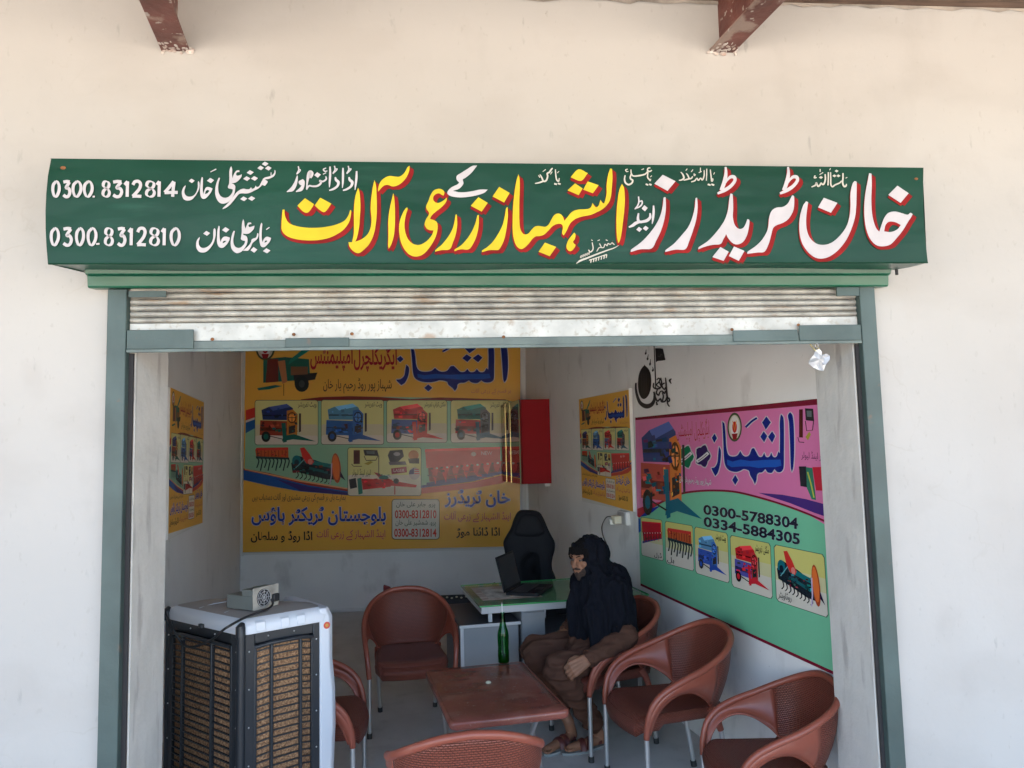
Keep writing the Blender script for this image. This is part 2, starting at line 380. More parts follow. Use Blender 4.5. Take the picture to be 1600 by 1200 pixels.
def text_shape(s, weight):
    key = (s, weight)
    if key not in _tc:
        cu = bpy.data.curves.new('t', 'FONT'); cu.body = s; cu.offset = weight; cu.resolution_u = 3; cu.fill_mode = 'FRONT'
        o = bpy.data.objects.new('t', cu); COL.objects.link(o)
        me = bpy.data.meshes.new_from_object(o.evaluated_get(bpy.context.evaluated_depsgraph_get()))
        V = [(v.co.x, v.co.y) for v in me.vertices]; Fc = [tuple(p.vertices) for p in me.polygons]
        bpy.data.objects.remove(o); bpy.data.curves.remove(cu); bpy.data.meshes.remove(me)
        _tc[key] = (V, Fc)
    return _tc[key]

# ------------------------------------------------------------------ flat print on a surface
class Canvas:
    """flat print: every drawn shape is a thin sheet on the surface, each a hair above the one before"""
    def __init__(s, mp, n, parent, m='print', start=.0006, step=.00005):
        s.mp = mp; s.n = Vector(n); s.parent = parent; s.m = m; s.off = start; s.step = step; s.parts = []; s.cur = None; s.base = None; s.npart = 0
    def begin(s, name, label=None):
        s.flush(); s.npart += 1
        if s.npart == 2: s.base = s.off
        if s.npart >= 2: s.off = s.base + .000013 * s.npart
        s.cur = [name, [], [], [], label]
    def flush(s):
        if s.cur and s.cur[2]:
            name, V, Fc, C, label = s.cur
            me = bpy.data.meshes.new(name); me.from_pydata(V, [], Fc); me.materials.append(M[s.m])
            ca = me.color_attributes.new('Col', 'FLOAT_COLOR', 'CORNER'); arr = []
            for p, c in zip(me.polygons, C): arr += [*c, 1.0] * len(p.vertices)
            ca.data.foreach_set('color', arr)
            o = bpy.data.objects.new(name, me); COL.objects.link(o); o.parent = s.parent; s.parts.append(o)
            if label: o['label'] = label
        s.cur = None
    def _put(s, P2, Fc, col):
        s.off += s.step; o = len(s.cur[1])
        s.cur[1].extend([tuple(s.mp(x, y) + s.n * s.off) for x, y in P2])
        s.cur[2].extend([tuple(i + o for i in f) for f in Fc]); s.cur[3].extend([lin(col)] * len(Fc))
    def poly(s, pts, col, sm=False, holes=()):
        P = smooth2d(pts) if sm else [Vector(p) for p in pts]
        loops = [[Vector((p[0], p[1], 0)) for p in P]] + [[Vector((p[0], p[1], 0)) for p in (smooth2d(h) if sm else h)] for h in holes]
        flat = [p for l in loops for p in l]
        s._put([(p.x, p.y) for p in flat], [tuple(t) for t in tessellate_polygon(loops)], col)
    def rect(s, x0, y0, x1, y1, col): s.poly([(x0, y0), (x1, y0), (x1, y1), (x0, y1)], col)
    def rrect(s, x0, y0, x1, y1, r, col):
        P = []
        for cx, cy, a in ((x1 - r, y0 + r, -90), (x1 - r, y1 - r, 0), (x0 + r, y1 - r, 90), (x0 + r, y0 + r, 180)):
            for k in range(4): t = R(a + k * 30); P.append((cx + r * math.cos(t), cy + r * math.sin(t)))
        s.poly(P, col)
    def ell(s, cx, cy, rx, ry, col, rot=0, n=20):
        c, q = math.cos(R(rot)), math.sin(R(rot)); P = []
        for k in range(n):
            a = 2 * math.pi * k / n; x, y = rx * math.cos(a), ry * math.sin(a); P.append((cx + c * x - q * y, cy + q * x + c * y))
        s.poly(P, col)
    def stroke(s, pts, w, col, sm=True, nib=None):
        P2, Fc = ribbon(pts, w, sm, nib); s._put(P2, Fc, col)
    def text(s, t, quad, col, outline=None, ow=.03, weight=.012, ar=True):
        """quad: (x0,y0,x1,y1) or four corners TL,TR,BR,BL"""
        if len(quad) == 4 and not hasattr(quad[0], '__len__'): x0, y0, x1, y1 = quad; quad = ((x0, y0), (x1, y0), (x1, y1), (x0, y1))
        body = urdu(t) if ar else t
        base = None
        for wt, c in (([(weight + ow, outline)] if outline else []) + [(weight, col)]):
            V, Fc = text_shape(body, wt)
            if not V: return
            if base is None:
                V0, _ = text_shape(body, weight); xs = [v[0] for v in V0]; ys = [v[1] for v in V0]; base = (min(xs), max(xs), min(ys), max(ys))
            a, b, c0, d = base; P = []
            for x, y in V:
                u = (x - a) / (b - a); v = (d - y) / (d - c0)
                T = [quad[0][i] * (1 - u) + quad[1][i] * u for i in (0, 1)]; B = [quad[3][i] * (1 - u) + quad[2][i] * u for i in (0, 1)]
                P.append((T[0] * (1 - v) + B[0] * v, T[1] * (1 - v) + B[1] * v))
            s._put(P, Fc, c)
def ribbon(pts, w, sm=True, nib=None):
    P = [Vector((p[0], p[1])) for p in pts]
    W = [(p[2] if len(p) > 2 else 1) for p in pts]
    if sm and len(P) > 2:
        Q = crom([(p.x, p.y, q) for p, q in zip(P, W)], 5); P = [Vector((q[0], q[1])) for q in Q]; W = [q[2] for q in Q]
    L, Rr = [], []
    for i, p in enumerate(P):
        t = (P[min(i + 1, len(P) - 1)] - P[max(i - 1, 0)])
        if t.length < 1e-9: t = Vector((1, 0))
        t.normalize(); nn = Vector((-t.y, t.x)); ww = w * W[i]
        if nib is not None: ww = w * W[i] * (.32 + .68 * abs(math.sin(math.atan2(t.y, t.x) - R(nib))))
        L.append(p + nn * ww / 2); Rr.append(p - nn * ww / 2)
    n = len(P); V = [(q.x, q.y) for q in L + Rr]
    return V, [(i, i + 1, n + i + 1, n + i) for i in range(n - 1)]
def cr(x0, y0, sc):
    def f(*pts): return [(x0 + p[0] / sc, y0 + p[1] / sc, *p[2:]) for p in pts]
    return f
# ================================================================== SETTING
g = MB(); g.add([(-90, -120, -.12), (90, -120, -.12), (90, 60, -.12), (-90, 60, -.12)], [(0, 1, 2, 3)])
tag(g.build('ground', 'ground'), kind='structure')
XL, XR = -1.145, 1.583
yl = wx(PLW, YI); yr = wx(PRW, YI)
fl = MB(); fl.hexa([(-2.7, YF + .002, -.119), (2.2, YF + .002, -.119), (2.2, YB + .1, -.119), (-2.7, YB + .1, -.119), (-2.7, YF + .002, 0), (2.2, YF + .002, 0), (2.2, YB + .1, 0), (-2.7, YB + .1, 0)])
tag(fl.build('floor', 'floor'), kind='structure')

bld = thing('shop_building', 'cream plastered shop building with one wide doorway and a dim room behind it', 'building', (0, YF, 0))
bld.location = (0, 0, 0)
fw = MB()
def slab(mb, x0, x1, y0, y1, z0, z1): mb.hexa([(x0, y0, z0), (x1, y0, z0), (x1, y1, z0), (x0, y1, z0), (x0, y0, z1), (x1, y0, z1), (x1, y1, z1), (x0, y1, z1)])
slab(fw, -9, XL, YF, YI, -.2, 4.3); slab(fw, XR, 9, YF, YI, -.2, 4.3); slab(fw, XL, XR, YF, YI, 2.46, 4.3)
fw.build('front_wall', 'plaster', bld)
for x0, x1 in ((XL, XL + .004), (XR - .004, XR)):
    r_ = MB(); slab(r_, x0, x1, YF + .004, YI - .003, 0, 2.455); r_.build('door_reveal', 'reveal', bld)
def sidewall(P, sgn):
    a = Vector((wx(P, YI), YI, 0)); b = Vector((P.x, YB, 0)); t = NR * .2 * sgn; mb = MB()
    lo = [a, a + t, b + t, b] if sgn > 0 else [a + t, a, b, b + t]
    mb.hexa([(p.x, p.y, -.1) for p in lo] + [(p.x, p.y, 3.3) for p in lo]); return mb
sidewall(PLW, -1).build('inner_wall', 'inner', bld); sidewall(PRW, 1).build('inner_wall', 'inner', bld)
bw = MB(); slab(bw, -2.7, 1.2, YB, YB + .2, -.1, 3.3); bw.build('inner_wall', 'inner', bld)
rf = MB(); slab(rf, -2.9, 2.4, YI, YB + .3, 3.3, 3.5); rf.build('ceiling', 'ceiling', bld)
sk_ = MB(); sk_.tube([(PLW.x + .05, YB - .012, .028), (PRW.x - .03, YB - .012, .028)], .012, 6); sk_.build('floor_pipe', 'inner', bld)

# canopy over the pavement: two cantilevered I-beams, a ledger and planks
can = thing('canopy', 'timber plank canopy on two cantilevered red steel beams above the shop sign', 'canopy')
def ibeam(x, z, L, w=.105, h=.235):
    mb = MB(); d = -SK
    a = Vector((x, YF + .002, z)); s = Vector((1, .146, 0)).normalized()
    for dz0, dz1, ww in ((0, .010, w), (.010, h - .010, .012), (h - .010, h, w)):
        P = []
        for dz in (dz0, dz1):
            for u, l in ((-1, 0), (1, 0), (1, L), (-1, L)):
                q = a + s * (u * ww / 2) + d * l; 
                if l == 0: q = Vector((q.x, YF + .002, 0)) 
                P.append((q.x, q.y, z + dz))
        mb.hexa([P[3], P[2], P[1], P[0], P[7], P[6], P[5], P[4]])
    return mb
bxs = []
for px in ((274, 80), (1127, 82)):
    p = ony(px[0], px[1], YF); bxs.append(p)
    ibeam(p.x, p.z, 3.45).build('bracket_beam', 'redsteel', can, bevel=.002)
    mb = MB(); rnd = random.Random(int(px[0]))
    for k in range(16):
        mb.ell((p.x + rnd.uniform(-.062, .062), YF - .002 - rnd.uniform(0, .004), p.z + rnd.uniform(-.010, .014)), (rnd.uniform(.005, .015), .005, rnd.uniform(.003, .008)), n=8, m=5)
    for k in range(22):
        dd = rnd.uniform(0, .10) ** 1.2 * 1.1; q = Vector((p.x, YF, p.z)) - SK * dd; mb.ell((q.x + rnd.uniform(-.048, .048), q.y, p.z - .0005), (rnd.uniform(.002, .010), rnd.uniform(.004, .014), .0015), n=7, m=4)
    tag(mb.build('plaster_collar', 'whitesplash', can, smooth=True), kind='stuff')
ld = MB(); slab(ld, -9, 9, YF - .055, YF - .003, 3.535, 3.63); ld.build('ledger', 'wood_dark', can, bevel=.004)
y = YF - .06; k = 0
while y > -.5:
    pl = MB(); w = .145; dz = random.uniform(-.003, .004); slab(pl, -9, 9, y - w, y, 3.537 + dz, 3.56 + dz)
    pl.build('plank', 'wood_dark', can); y -= w + .006
rp_ = MB()
rnd = random.Random(3); x = -4.0           # ragged plaster edge under the roof line
top, bot = [], []
while x < 5:
    bot.append((x, YF - .006, 3.520 + rnd.uniform(-.008, .012))); x += rnd.uniform(.03, .12)
n_ = len(bot)
rp_.add([(p[0], YF - .0045, 3.545) for p in bot] + bot, [(i, i + 1, n_ + i + 1, n_ + i) for i in range(n_ - 1)])
rp_.build('plaster_edge', mat('old_plaster_edge', (.40, .35, .30), .95, var=.5, vscale=7, bump=.6), bld)

# ================================================================== SHUTTER
sh = thing('roller_shutter', 'rolled-up galvanised shutter with green bottom rail and green side guides', 'shutter')
for x0, x1 in ((-1.228, -1.161), (1.597, 1.660)):
    mb = MB(); slab(mb, x0, x1, 2.79, YF - .002, 0, 2.362); mb.build('guide_rail', 'framegrn', sh, bevel=.003)
for x0, x1 in ((-1.1605, -1.1455), (1.5835, 1.5965)):
    mb = MB(); slab(mb, x0, x1, 2.818, YF + .03, 0, 2.13); mb.build('guide_slot', 'dark', sh)
SX0, SX1 = -1.158, 1.594
zs = [2.241, 2.2635, 2.286, 2.3085, 2.331, 2.3535, 2.376, 2.3985]
for i, z in enumerate(zs[:-1]):
    h = zs[i + 1] - z; mb = MB(); prof = []
    for k in range(8):
        t = k / 7; prof.append((2.822 - .009 * math.sin(math.pi * t) ** .7, z + .0015 + (h - .003) * t))
    rings = [[(x, p[0], p[1]) for p in prof] + [(x, 2.826, p[1]) for p in reversed(prof)] for x in (SX0, SX1)]
    mb.rings([[Vector(q) for q in r] for r in rings]); mb.build('slat', 'galv', sh, smooth=True, autosmooth=30)
mb = MB(); slab(mb, SX0, SX1, 2.812, 2.826, 2.150, 2.2395); mb.build('bottom_slat', 'galv2', sh, bevel=.002)
mb = MB(); slab(mb, SX0, SX1, 2.796, 2.811, 2.132, 2.171); mb.build('bottom_rail', 'railgrey', sh, bevel=.003)
mb = MB(); slab(mb, SX0, SX1, 2.788, 2.7955, 2.130, 2.142); mb.build('rail_flange', 'railgrey', sh, bevel=.002)
for x0, x1, z1 in ((SX0, -.925, 2.212), (1.345, SX1, 2.203), (1.082, 1.338, 2.186), (-.60, -.37, 2.176)):
    mb = MB(); slab(mb, x0, x1, 2.790, 2.7958, 2.1425, z1); mb.build('rail_plate', 'framegrn', sh, bevel=.002)
for x, z in ((-.86, 2.176), (-.57, 2.19), (-.36, 2.19), (1.08, 2.19), (1.345, 2.205), (.2, 2.172), (-1.14, 2.168)):
    mb = MB(); mb.ell((x, 2.7945, z), (.007, .002, .006), n=8, m=5); mb.build('weld', 'rust', sh, smooth=True)
# heart shaped lock tag hanging below the right end
tg = thing('heart_tag', 'small crumpled silvery heart-shaped tag hanging below the right end of the shutter', 'tag', (0, 0, 0))
c = ony(1279, 562, 2.78); mb = MB(); P2 = []
for k in range(28):
    a = 2 * math.pi * k / 28; X = 16 * math.sin(a) ** 3; Z = 13 * math.cos(a) - 5 * math.cos(2 * a) - 2 * math.cos(3 * a) - math.cos(4 * a)
    X, Z = X * .0026, Z * .0027; q = R(-22); P2.append((X * math.cos(q) - Z * math.sin(q), X * math.sin(q) + Z * math.cos(q)))
rnd = random.Random(8); tp = [(1208,152),(1222,128),(1240,100),(1255,70),(1275,62),(1290,76),(1298,98),(1322,90),(1346,106),(1342,130),(1318,160),(1304,198),(1275,196),(1240,176)]
P3 = [ony(960 + u / 4, 530 + v / 4, 2.78) for u, v in tp]; P3 = [Vector((p.x, 2.778 + rnd.uniform(-.004, .004), p.z)) for p in P3]
mid_ = [p.lerp(c, .45) + Vector((rnd.uniform(-.003, .003), rnd.uniform(-.006, .004), rnd.uniform(-.003, .003))) for p in P3]; n_ = len(P3)
mb.add(P3 + mid_ + [Vector((c.x, 2.772, c.z))], [(i, (i + 1) % n_, n_ + (i + 1) % n_, n_ + i) for i in range(n_)] + [(n_ + i, n_ + (i + 1) % n_, 2 * n_) for i in range(n_)])
o_ = mb.build('plate', 'silver', tg); so_ = o_.modifiers.new('thick', 'SOLIDIFY'); so_.thickness = .002
mb = MB(); mb.tube([(c.x - .004 + .006 * math.cos(t), 2.779, 2.122 + .008 * math.sin(t)) for t in [k * .7 for k in range(10)]], .0012, 6); mb.build('ring', 'silver', tg, smooth=True)
for dx in (.028, .047):
    mb = MB(); mb.tube([(c.x + dx - .055, 2.786, 2.128), (c.x + dx - .047, 2.780, 2.112), (c.x + dx - .035, 2.778, 2.098)], .0022, 6); mb.build('chain_link', 'brass', tg, smooth=True)

# ================================================================== SIGN
sg = thing('shop_sign', 'long green sheet metal shop sign hand-lettered in yellow and white', 'sign')
c4 = [ony(78, 247.5, YS), ony(1443, 262, YS), ony(1450, 410.5, YS), ony(75, 412.5, YS)]
def bil(u, v, yoff=0):
    p = (c4[0] * (1 - u) + c4[1] * u) * (1 - v) + (c4[3] * (1 - u) + c4[2] * u) * v
    return Vector((p.x, YS + yoff, p.z))
mb = MB(); NU, NV = 60, 6; V = []
for j in range(NV + 1):
    for i in range(NU + 1):
        u, v = i / NU, j / NV; p = bil(u, v)
        if i == 0: p.x += .011 * math.sin(v * 3.1) * -1 + (.004 if j == 0 else 0)
        if i == NU: p.x += -.008 * math.sin(v * 3.1)
        if j == NV: p.z += .003 * math.sin(u * 31)
        V.append(p)
mb.add(V, [(j * (NU + 1) + i, (j + 1) * (NU + 1) + i, (j + 1) * (NU + 1) + i + 1, j * (NU + 1) + i + 1) for j in range(NV) for i in range(NU)])
mb.build('sign_panel', 'signgreen', sg)
zt, zb = c4[0].z, c4[3].z
for s_, (a, b) in enumerate(((c4[0], c4[3]), (c4[1], c4[2]))):
    mb = MB(); x0, x1 = (a.x, b.x); d = .003 if s_ == 0 else -.003
    mb.add([(x0 + d, YS + .001, a.z - .001), (x0 + d, YF - .001, a.z - .001), (x1 + d, YF - .001, b.z + .032), (x1 + d, YS + .001, b.z)], [(0, 1, 2, 3)])
    mb.build('side_panel', 'undergreen', sg)
mb = MB(); mb.add([c4[0] + Vector((0, .001, 0)), c4[1] + Vector((0, .001, 0)), (c4[1].x, YF - .001, c4[1].z), (c4[0].x, YF - .001, c4[0].z)], [(0, 1, 2, 3)]); mb.build('top_panel', 'signgreen', sg)
mb = MB(); V = []; NU, NV = 50, 5
for j in range(NV + 1):
    for i in range(NU + 1):
        u, v = i / NU, j / NV; xx = c4[3].x + (c4[2].x - c4[3].x) * u
        zz = c4[3].z + (c4[2].z - c4[3].z) * u + .001 + .032 * v + .004 * math.sin(u * 23 + 2 * v) * v * (1 - v) * 4 
        V.append((xx, YS + .001 + (YF - .002 - YS) * v, zz))
mb.add(V, [(j * (NU + 1) + i, (j + 1) * (NU + 1) + i, (j + 1) * (NU + 1) + i + 1, j * (NU + 1) + i + 1) for j in range(NV) for i in range(NU)])
mb.build('soffit', 'undergreen', sg, smooth=True)
mb = MB(); mb.tube([(c4[3].x + .002, YS - .001, c4[3].z), (c4[2].x - .002, YS - .001, c4[2].z)], .0028, 6); mb.build('folded_edge', 'signgreen', sg, smooth=True)
# lip under the sign box that hides the shutter drum
lz = 2.430; prof = [(YF - .002, lz), (2.742, lz), (2.748, lz - .022), (2.763, lz - .026), (2.768, lz - .062), (2.775, lz - .067), (YF - .002, lz - .062)]
mb = MB(); mb.rings([[Vector((x, a, b + dz)) for a, b in prof] for x, dz in ((-1.288, 0), (.2, -.006), (1.705, -.014))]); mb.build('lip', 'lipgreen', sg, bevel=.002)
mb = MB(); slab(mb, 1.722, 1.730, 2.74, 2.748, lz - .042, lz + .004); mb.build('hook', 'dark', sg)
mb = MB(); slab(mb, -1.15, -1.02, 2.779, 2.7865, 2.330, 2.352); slab(mb, 1.50, 1.59, 2.779, 2.7865, 2.315, 2.348); tag(mb.build('rail_gusset', 'framegrn', sh), kind='stuff')
for (u, v, w) in ((.014, .09, .006), (.990, .12, .005)):
    mb = MB(); p = bil(u, v, -.001); mb.ell(p, (w * 1.6, .0015, w), n=12, m=5); mb.build('rust_spot', 'rust', sg, smooth=True)

class Paint:
    def __init__(s): s.off = .0012
    def part(s, name, m, shapes):
        """shapes: list of (vertices in photograph pixels, faces)"""
        V, Fc = [], []
        for P, f in shapes:
            s.off += .000012; o = len(V)
            for x, y in P:
                p = ony(x, y, YS); V.append((p.x, YS - s.off, p.z))
            Fc += [tuple(i + o for i in q) for q in f]
        me = bpy.data.meshes.new(name); me.from_pydata(V, [], Fc); me.materials.append(M[m])
        o = bpy.data.objects.new(name, me); COL.objects.link(o); o.parent = sg; return o
def shp(pts, holes=(), sm=True):
    P = smooth2d(pts) if sm else [Vector(p) for p in pts]; loops = [[Vector((p[0], p[1], 0)) for p in P]]
    for h in holes: loops.append([Vector((p[0], p[1], 0)) for p in smooth2d(h)])
    return [(p.x, p.y) for l in loops for p in l], [tuple(t) for t in tessellate_polygon(loops)]
def moved(s, dx, dy): return ([(x + dx, y + dy) for x, y in s[0]], s[1])
PT = Paint()
Bc, Cc, Dc, Ac = cr(420, 230, 4), cr(760, 230, 4), cr(1100, 230, 4), cr(60, 230, 4)
E8 = cr(430, 260, 8)
yellow = [
 # te
 E8((95,545),(120,545),(122,600),(140,660),(180,715),(270,750),(400,770),(540,770),(680,752),(790,722),(870,680),(915,620),(940,548),(952,560),(945,640),(915,720),(850,800),(760,860),(650,905),(500,928),(340,925),(210,900),(130,860),(85,800),(82,720),(88,620)),
 E8((375,402),(487,475),(470,510),(412,580),(350,568),(280,495)), E8((565,395),(705,470),(625,573),(560,550),(495,492)),
 # lam alef
 E8((1040,270),(1058,340),(1068,480),(1062,620),(1050,770),(1025,890),(1003,945),(1080,915),(1150,860),(1190,780),(1205,680),(1195,540),(1200,420),(1222,260),(1243,175),(1262,250),(1270,380),(1272,560),(1262,700),(1235,850),(1180,970),(1110,1045),(1045,1088),(980,1065),(930,1005),(918,950),(962,952),(985,830),(985,640),(990,480),(1010,350)),
 # alef + madda
 E8((1478,338),(1492,420),(1498,540),(1498,700),(1488,850),(1455,970),(1420,1035),(1412,990),(1416,850),(1414,700),(1425,580),(1448,460)),
 Bc((880,118),(878,150),(858,195),(822,232),(780,248),(745,238),(720,243),(700,262),(684,280),(684,258),(697,222),(722,196),(755,182),(790,186),(818,186),(846,165),(866,130)),
 # ain + ye
 Bc((1060,262),(1085,268),(1098,285),(1092,305),(1080,300),(1065,291),(1045,295),(1030,310),(1028,330),(1042,347),(1062,350),(1085,340),(1112,318),(1112,336),(1095,362),(1070,385),(1040,408),(1018,430),(1008,450),(1032,458),(1050,470),(1056,500),(1050,540),(1035,580),(1010,622),(980,658),(948,680),(910,685),(875,670),(845,635),(825,590),(815,530),(818,470),(835,420),(855,385),(866,378),(868,392),(856,430),(849,480),(853,530),(870,575),(897,603),(930,613),(962,605),(995,582),(1020,550),(1030,522),(1005,520),(985,508),(974,482),(984,450),(1000,425),(1000,408),(986,388),(984,368),(998,338),(1012,300),(1032,272)),
 Bc((1175,422),(1178,480),(1170,540),(1150,600),(1130,640),(1080,645),(1040,655),(1042,644),(1080,612),(1115,570),(1145,520),(1160,470),(1167,426)),
 Bc((1313,425),(1312,490),(1300,550),(1280,600),(1250,640),(1200,640),(1160,652),(1162,640),(1198,618),(1235,580),(1268,530),(1290,480),(1303,430)),
 Bc((1310,315),(1368,350),(1330,405),(1262,368)),
 Bc((1492,375),(1494,430),(1488,490),(1478,550),(1465,595),(1440,640),(1420,645),(1380,645),(1332,658),(1334,646),(1365,626),(1402,590),(1435,540),(1460,490),(1475,430),(1482,385)),
 Bc((1440,250),(1505,288),(1470,348),(1398,310)),
 # lam shin he be alef
 Cc((772,135),(784,138),(787,190),(783,250),(777,310),(762,350),(730,385),(690,408),(650,425),(600,435),(560,448),(530,470),(512,498),(500,525),(482,554),(472,538),(477,510),(474,490),(462,481),(445,481),(425,488),(405,502),(385,525),(360,548),(335,557),(310,559),(290,572),(272,595),(250,620),(225,637),(205,635),(185,615),(172,580),(165,540),(163,480),(165,400),(170,330),(180,250),(190,200),(200,172),(207,200),(208,260),(206,330),(205,400),(206,460),(210,505),(222,535),(240,547),(262,541),(280,520),(300,500),(320,494),(345,497),(368,499),(388,485),(405,455),(420,430),(440,417),(462,420),(476,435),(487,462),(505,440),(525,415),(545,400),(575,392),(610,390),(640,386),(655,372),(662,350),(672,366),(683,378),(698,370),(706,350),(712,330),(722,348),(734,354),(742,330),(750,290),(750,240),(758,180)),
 Cc((548,535),(556,550),(552,575),(541,592),(547,605),(556,612),(550,630),(530,650),(512,648),(500,630),(502,605),(515,575),(532,555)),
 Cc((575,140),(632,165),(590,213),(525,190)), Cc((553,228),(600,260),(576,302),(506,272)), Cc((632,216),(700,240),(665,290),(604,268)),
 Cc((365,598),(435,625),(395,683),(325,655)),
 Cc((846,232),(860,262),(864,330),(860,400),(852,470),(843,540),(833,585),(822,602),(814,560),(811,500),(812,420),(818,340),(829,270)),
]
ys = [shp(p) for p in yellow]
white = [
 Cc((1100,175),(1180,215),(1130,275),(1048,230)),
 Cc((1118,315),(1120,380),(1111,450),(1091,520),(1060,585),(1030,635),(960,640),(900,657),(903,642),(960,600),(1010,550),(1055,490),(1085,430),(1100,370),(1106,318)),
 Cc((1315,318),(1318,380),(1310,450),(1290,520),(1265,590),(1240,640),(1180,642),(1115,657),(1118,645),(1170,605),(1220,550),(1260,500),(1285,440),(1300,380),(1305,322)),
 Dc((163,292),(176,298),(180,380),(178,440),(190,488),(214,512),(240,508),(256,485),(268,452),(281,458),(278,500),(265,555),(240,595),(205,610),(175,600),(150,572),(136,545),(120,575),(100,607),(50,612),(0,625),(-38,640),(-35,627),(20,590),(60,550),(100,500),(130,450),(148,390),(155,330)),
 Dc((100,626),(152,655),(120,712),(50,688)), Dc((185,622),(250,650),(215,712),(153,682)),
 Dc((548,303),(560,310),(560,370),(550,410),(525,450),(490,475),(450,490),(428,510),(415,560),(400,610),(375,655),(330,660),(268,668),(270,655),(320,620),(360,580),(390,530),(400,490),(405,440),(420,400),(450,380),(490,375),(520,355),(538,322)),
 Dc((635,340),(648,346),(640,400),(635,460),(640,520),(660,570),(700,605),(750,612),(800,595),(850,550),(885,500),(905,440),(912,370),(912,290),(925,230),(938,213),(950,220),(950,290),(948,370),(940,440),(915,520),(880,590),(830,650),(770,690),(710,697),(660,670),(620,620),(600,570),(592,500),(598,430),(615,370)),
 Dc((745,318),(830,350),(790,412),(710,378)),
 Dc((1205,243),(1275,290),(1225,350),(1148,300)),
]
wsx = [shp(p) for p in white]
wsx.append(shp(Dc((1028,165),(1043,168),(1045,240),(1042,320),(1045,400),(1055,460),(1072,508),(1092,530),(1108,480),(1125,440),(1150,412),(1190,404),(1230,414),(1268,424),(1286,412),(1300,420),(1290,440),(1270,470),(1240,520),(1200,570),(1160,610),(1110,622),(1070,612),(1035,575),(1012,520),(1000,450),(998,370),(1005,290),(1018,220)),
                  holes=(Dc((1122,528),(1130,490),(1152,468),(1190,470),(1226,488),(1205,515),(1165,532)),)))
for dx in (0, 390):
    wsx.append(ribbon(Dc((132+dx,126,.5),(135+dx,160,.75),(130+dx,200,1),(118+dx,240,1),(106+dx,272,1)), 6.0))
    wsx.append(ribbon(Dc((82+dx,292,.6),(125+dx,272,1),(165+dx,245,.95),(190+dx,212,.9),(186+dx,190,1),(165+dx,188,.9),(145+dx,205,.6),(132+dx,225,.4)), 5.4))
def shadow(shapes, name):
    out = []
    for t in (.25, .5, .75, 1): out += [moved(s, 6.3 * t, 4.8 * t) for s in shapes]
    out += [moved(s, .5, 5.0) for s in shapes] + [moved(s, -1.2, 3.6) for s in shapes]
    return PT.part(name, 'paint_red', out)
shadow(ys, 'letter_shadow'); shadow(wsx, 'letter_shadow')
PT.part('painted_name', 'paint_yellow', ys); PT.part('painted_name', 'paint_white', wsx)
def dia(x, y, r, ry=None): ry = ry or r; return shp([(x - r, y + ry * .1), (x - r * .1, y - ry), (x + r, y - ry * .1), (x + r * .1, y + ry)], sm=False)
# --- phone numbers, brush strokes
def digit(ch, x0, y0, w, h, sw):
    D = {'0': [[(.5,0),(.12,.22),(.05,.6),(.28,.97),(.6,.95),(.92,.62),(.93,.25),(.68,.0),(.5,0)]],
         '3': [[(.05,.04),(.5,.0),(.9,.03)],[(.88,.04),(.42,.40),(.75,.45),(.93,.68),(.75,.95),(.4,1),(.05,.88)]],
         '8': [[(.5,.46),(.15,.28),(.25,.04),(.6,0),(.85,.14),(.78,.36),(.5,.47),(.18,.62),(.12,.86),(.42,1),(.78,.93),(.9,.72),(.75,.54),(.5,.46)]],
         '1': [[(.15,.22),(.62,.0)],[(.62,.0),(.58,.5),(.55,1)]],
         '2': [[(.1,.22),(.3,.02),(.7,.0),(.9,.2),(.75,.5),(.35,.8),(.08,.97)],[(.05,.97),(.5,.96),(.98,.98)]],
         '4': [[(.70,0),(.35,.4),(.03,.72)],[(.02,.73),(.5,.72),(1.0,.72)],[(.72,.02),(.66,.5),(.62,1)]]}
    return [ribbon([(x0 + a * w, y0 + b * h) for a, b in s], sw, nib=20 if ch in '08' else None) for s in D[ch]]
for row, (y0, y1), dash in (((('0',92,44),('3',158,46),('0',218,54),('0',288,54),('8',402,50),('3',468,60),('1',536,40),('2',588,60),('8',672,62),('1',738,34),('4',790,84)), (217,312), ((342,311),(356,311))),
                      ((('0',82,50),('3',158,56),('0',240,48),('0',312,54),('8',416,56),('3',498,50),('1',562,38),('2',618,58),('8',698,62),('1',770,34),('0',830,56)), (510,615), ((364,607),(386,606)))):
    nums = [ribbon(Ac(*dash), 2.7, False)]
    for ch, x, w in row: nums += digit(ch, *Ac((x, y0))[0][:2], w / 4, (y1 - y0) / 4, 4.9)
    PT.part('painted_number', 'paint_white', nums)
# --- small names in the calligrapher's hand
N10, J11 = cr(280, 240, 10), cr(300, 330, 11.43)
nm = []
def K(f, w, *pts, nib=None): nm.append(ribbon(f(*pts), w, nib=nib))
K(N10,3.4,(1500,265,.35),(1500,310,.6),(1475,350,.9),(1440,370,.9),(1400,385,1),(1350,395,.9),(1318,420,1)); K(N10,1.6,(1440,300,.6),(1440,350,1)); 
nm.append(shp(N10((1320,400),(1385,440),(1378,470),(1345,512),(1300,495),(1280,520),(1230,560),(1170,590),(1110,620),(1050,632),(990,628),(940,640),(900,685),(850,750),(790,815),(735,855),(685,875),(690,855),(750,800),(810,730),(860,665),(905,610),(960,570),(1010,555),(1060,565),(1105,560),(1128,530),(1140,560),(1180,545),(1200,505),(1215,530),(1250,520),(1275,480),(1295,440))))
for x, y in ((1348,168),(1278,232),(1398,236)): nm.append(dia(*N10((x,y))[0], 5.2, 3.6))
for x, y in ((1115,303),(1062,398),(1182,395),(1015,713),(1138,708)): nm.append(dia(*N10((x,y))[0], 5.6, 3.7))
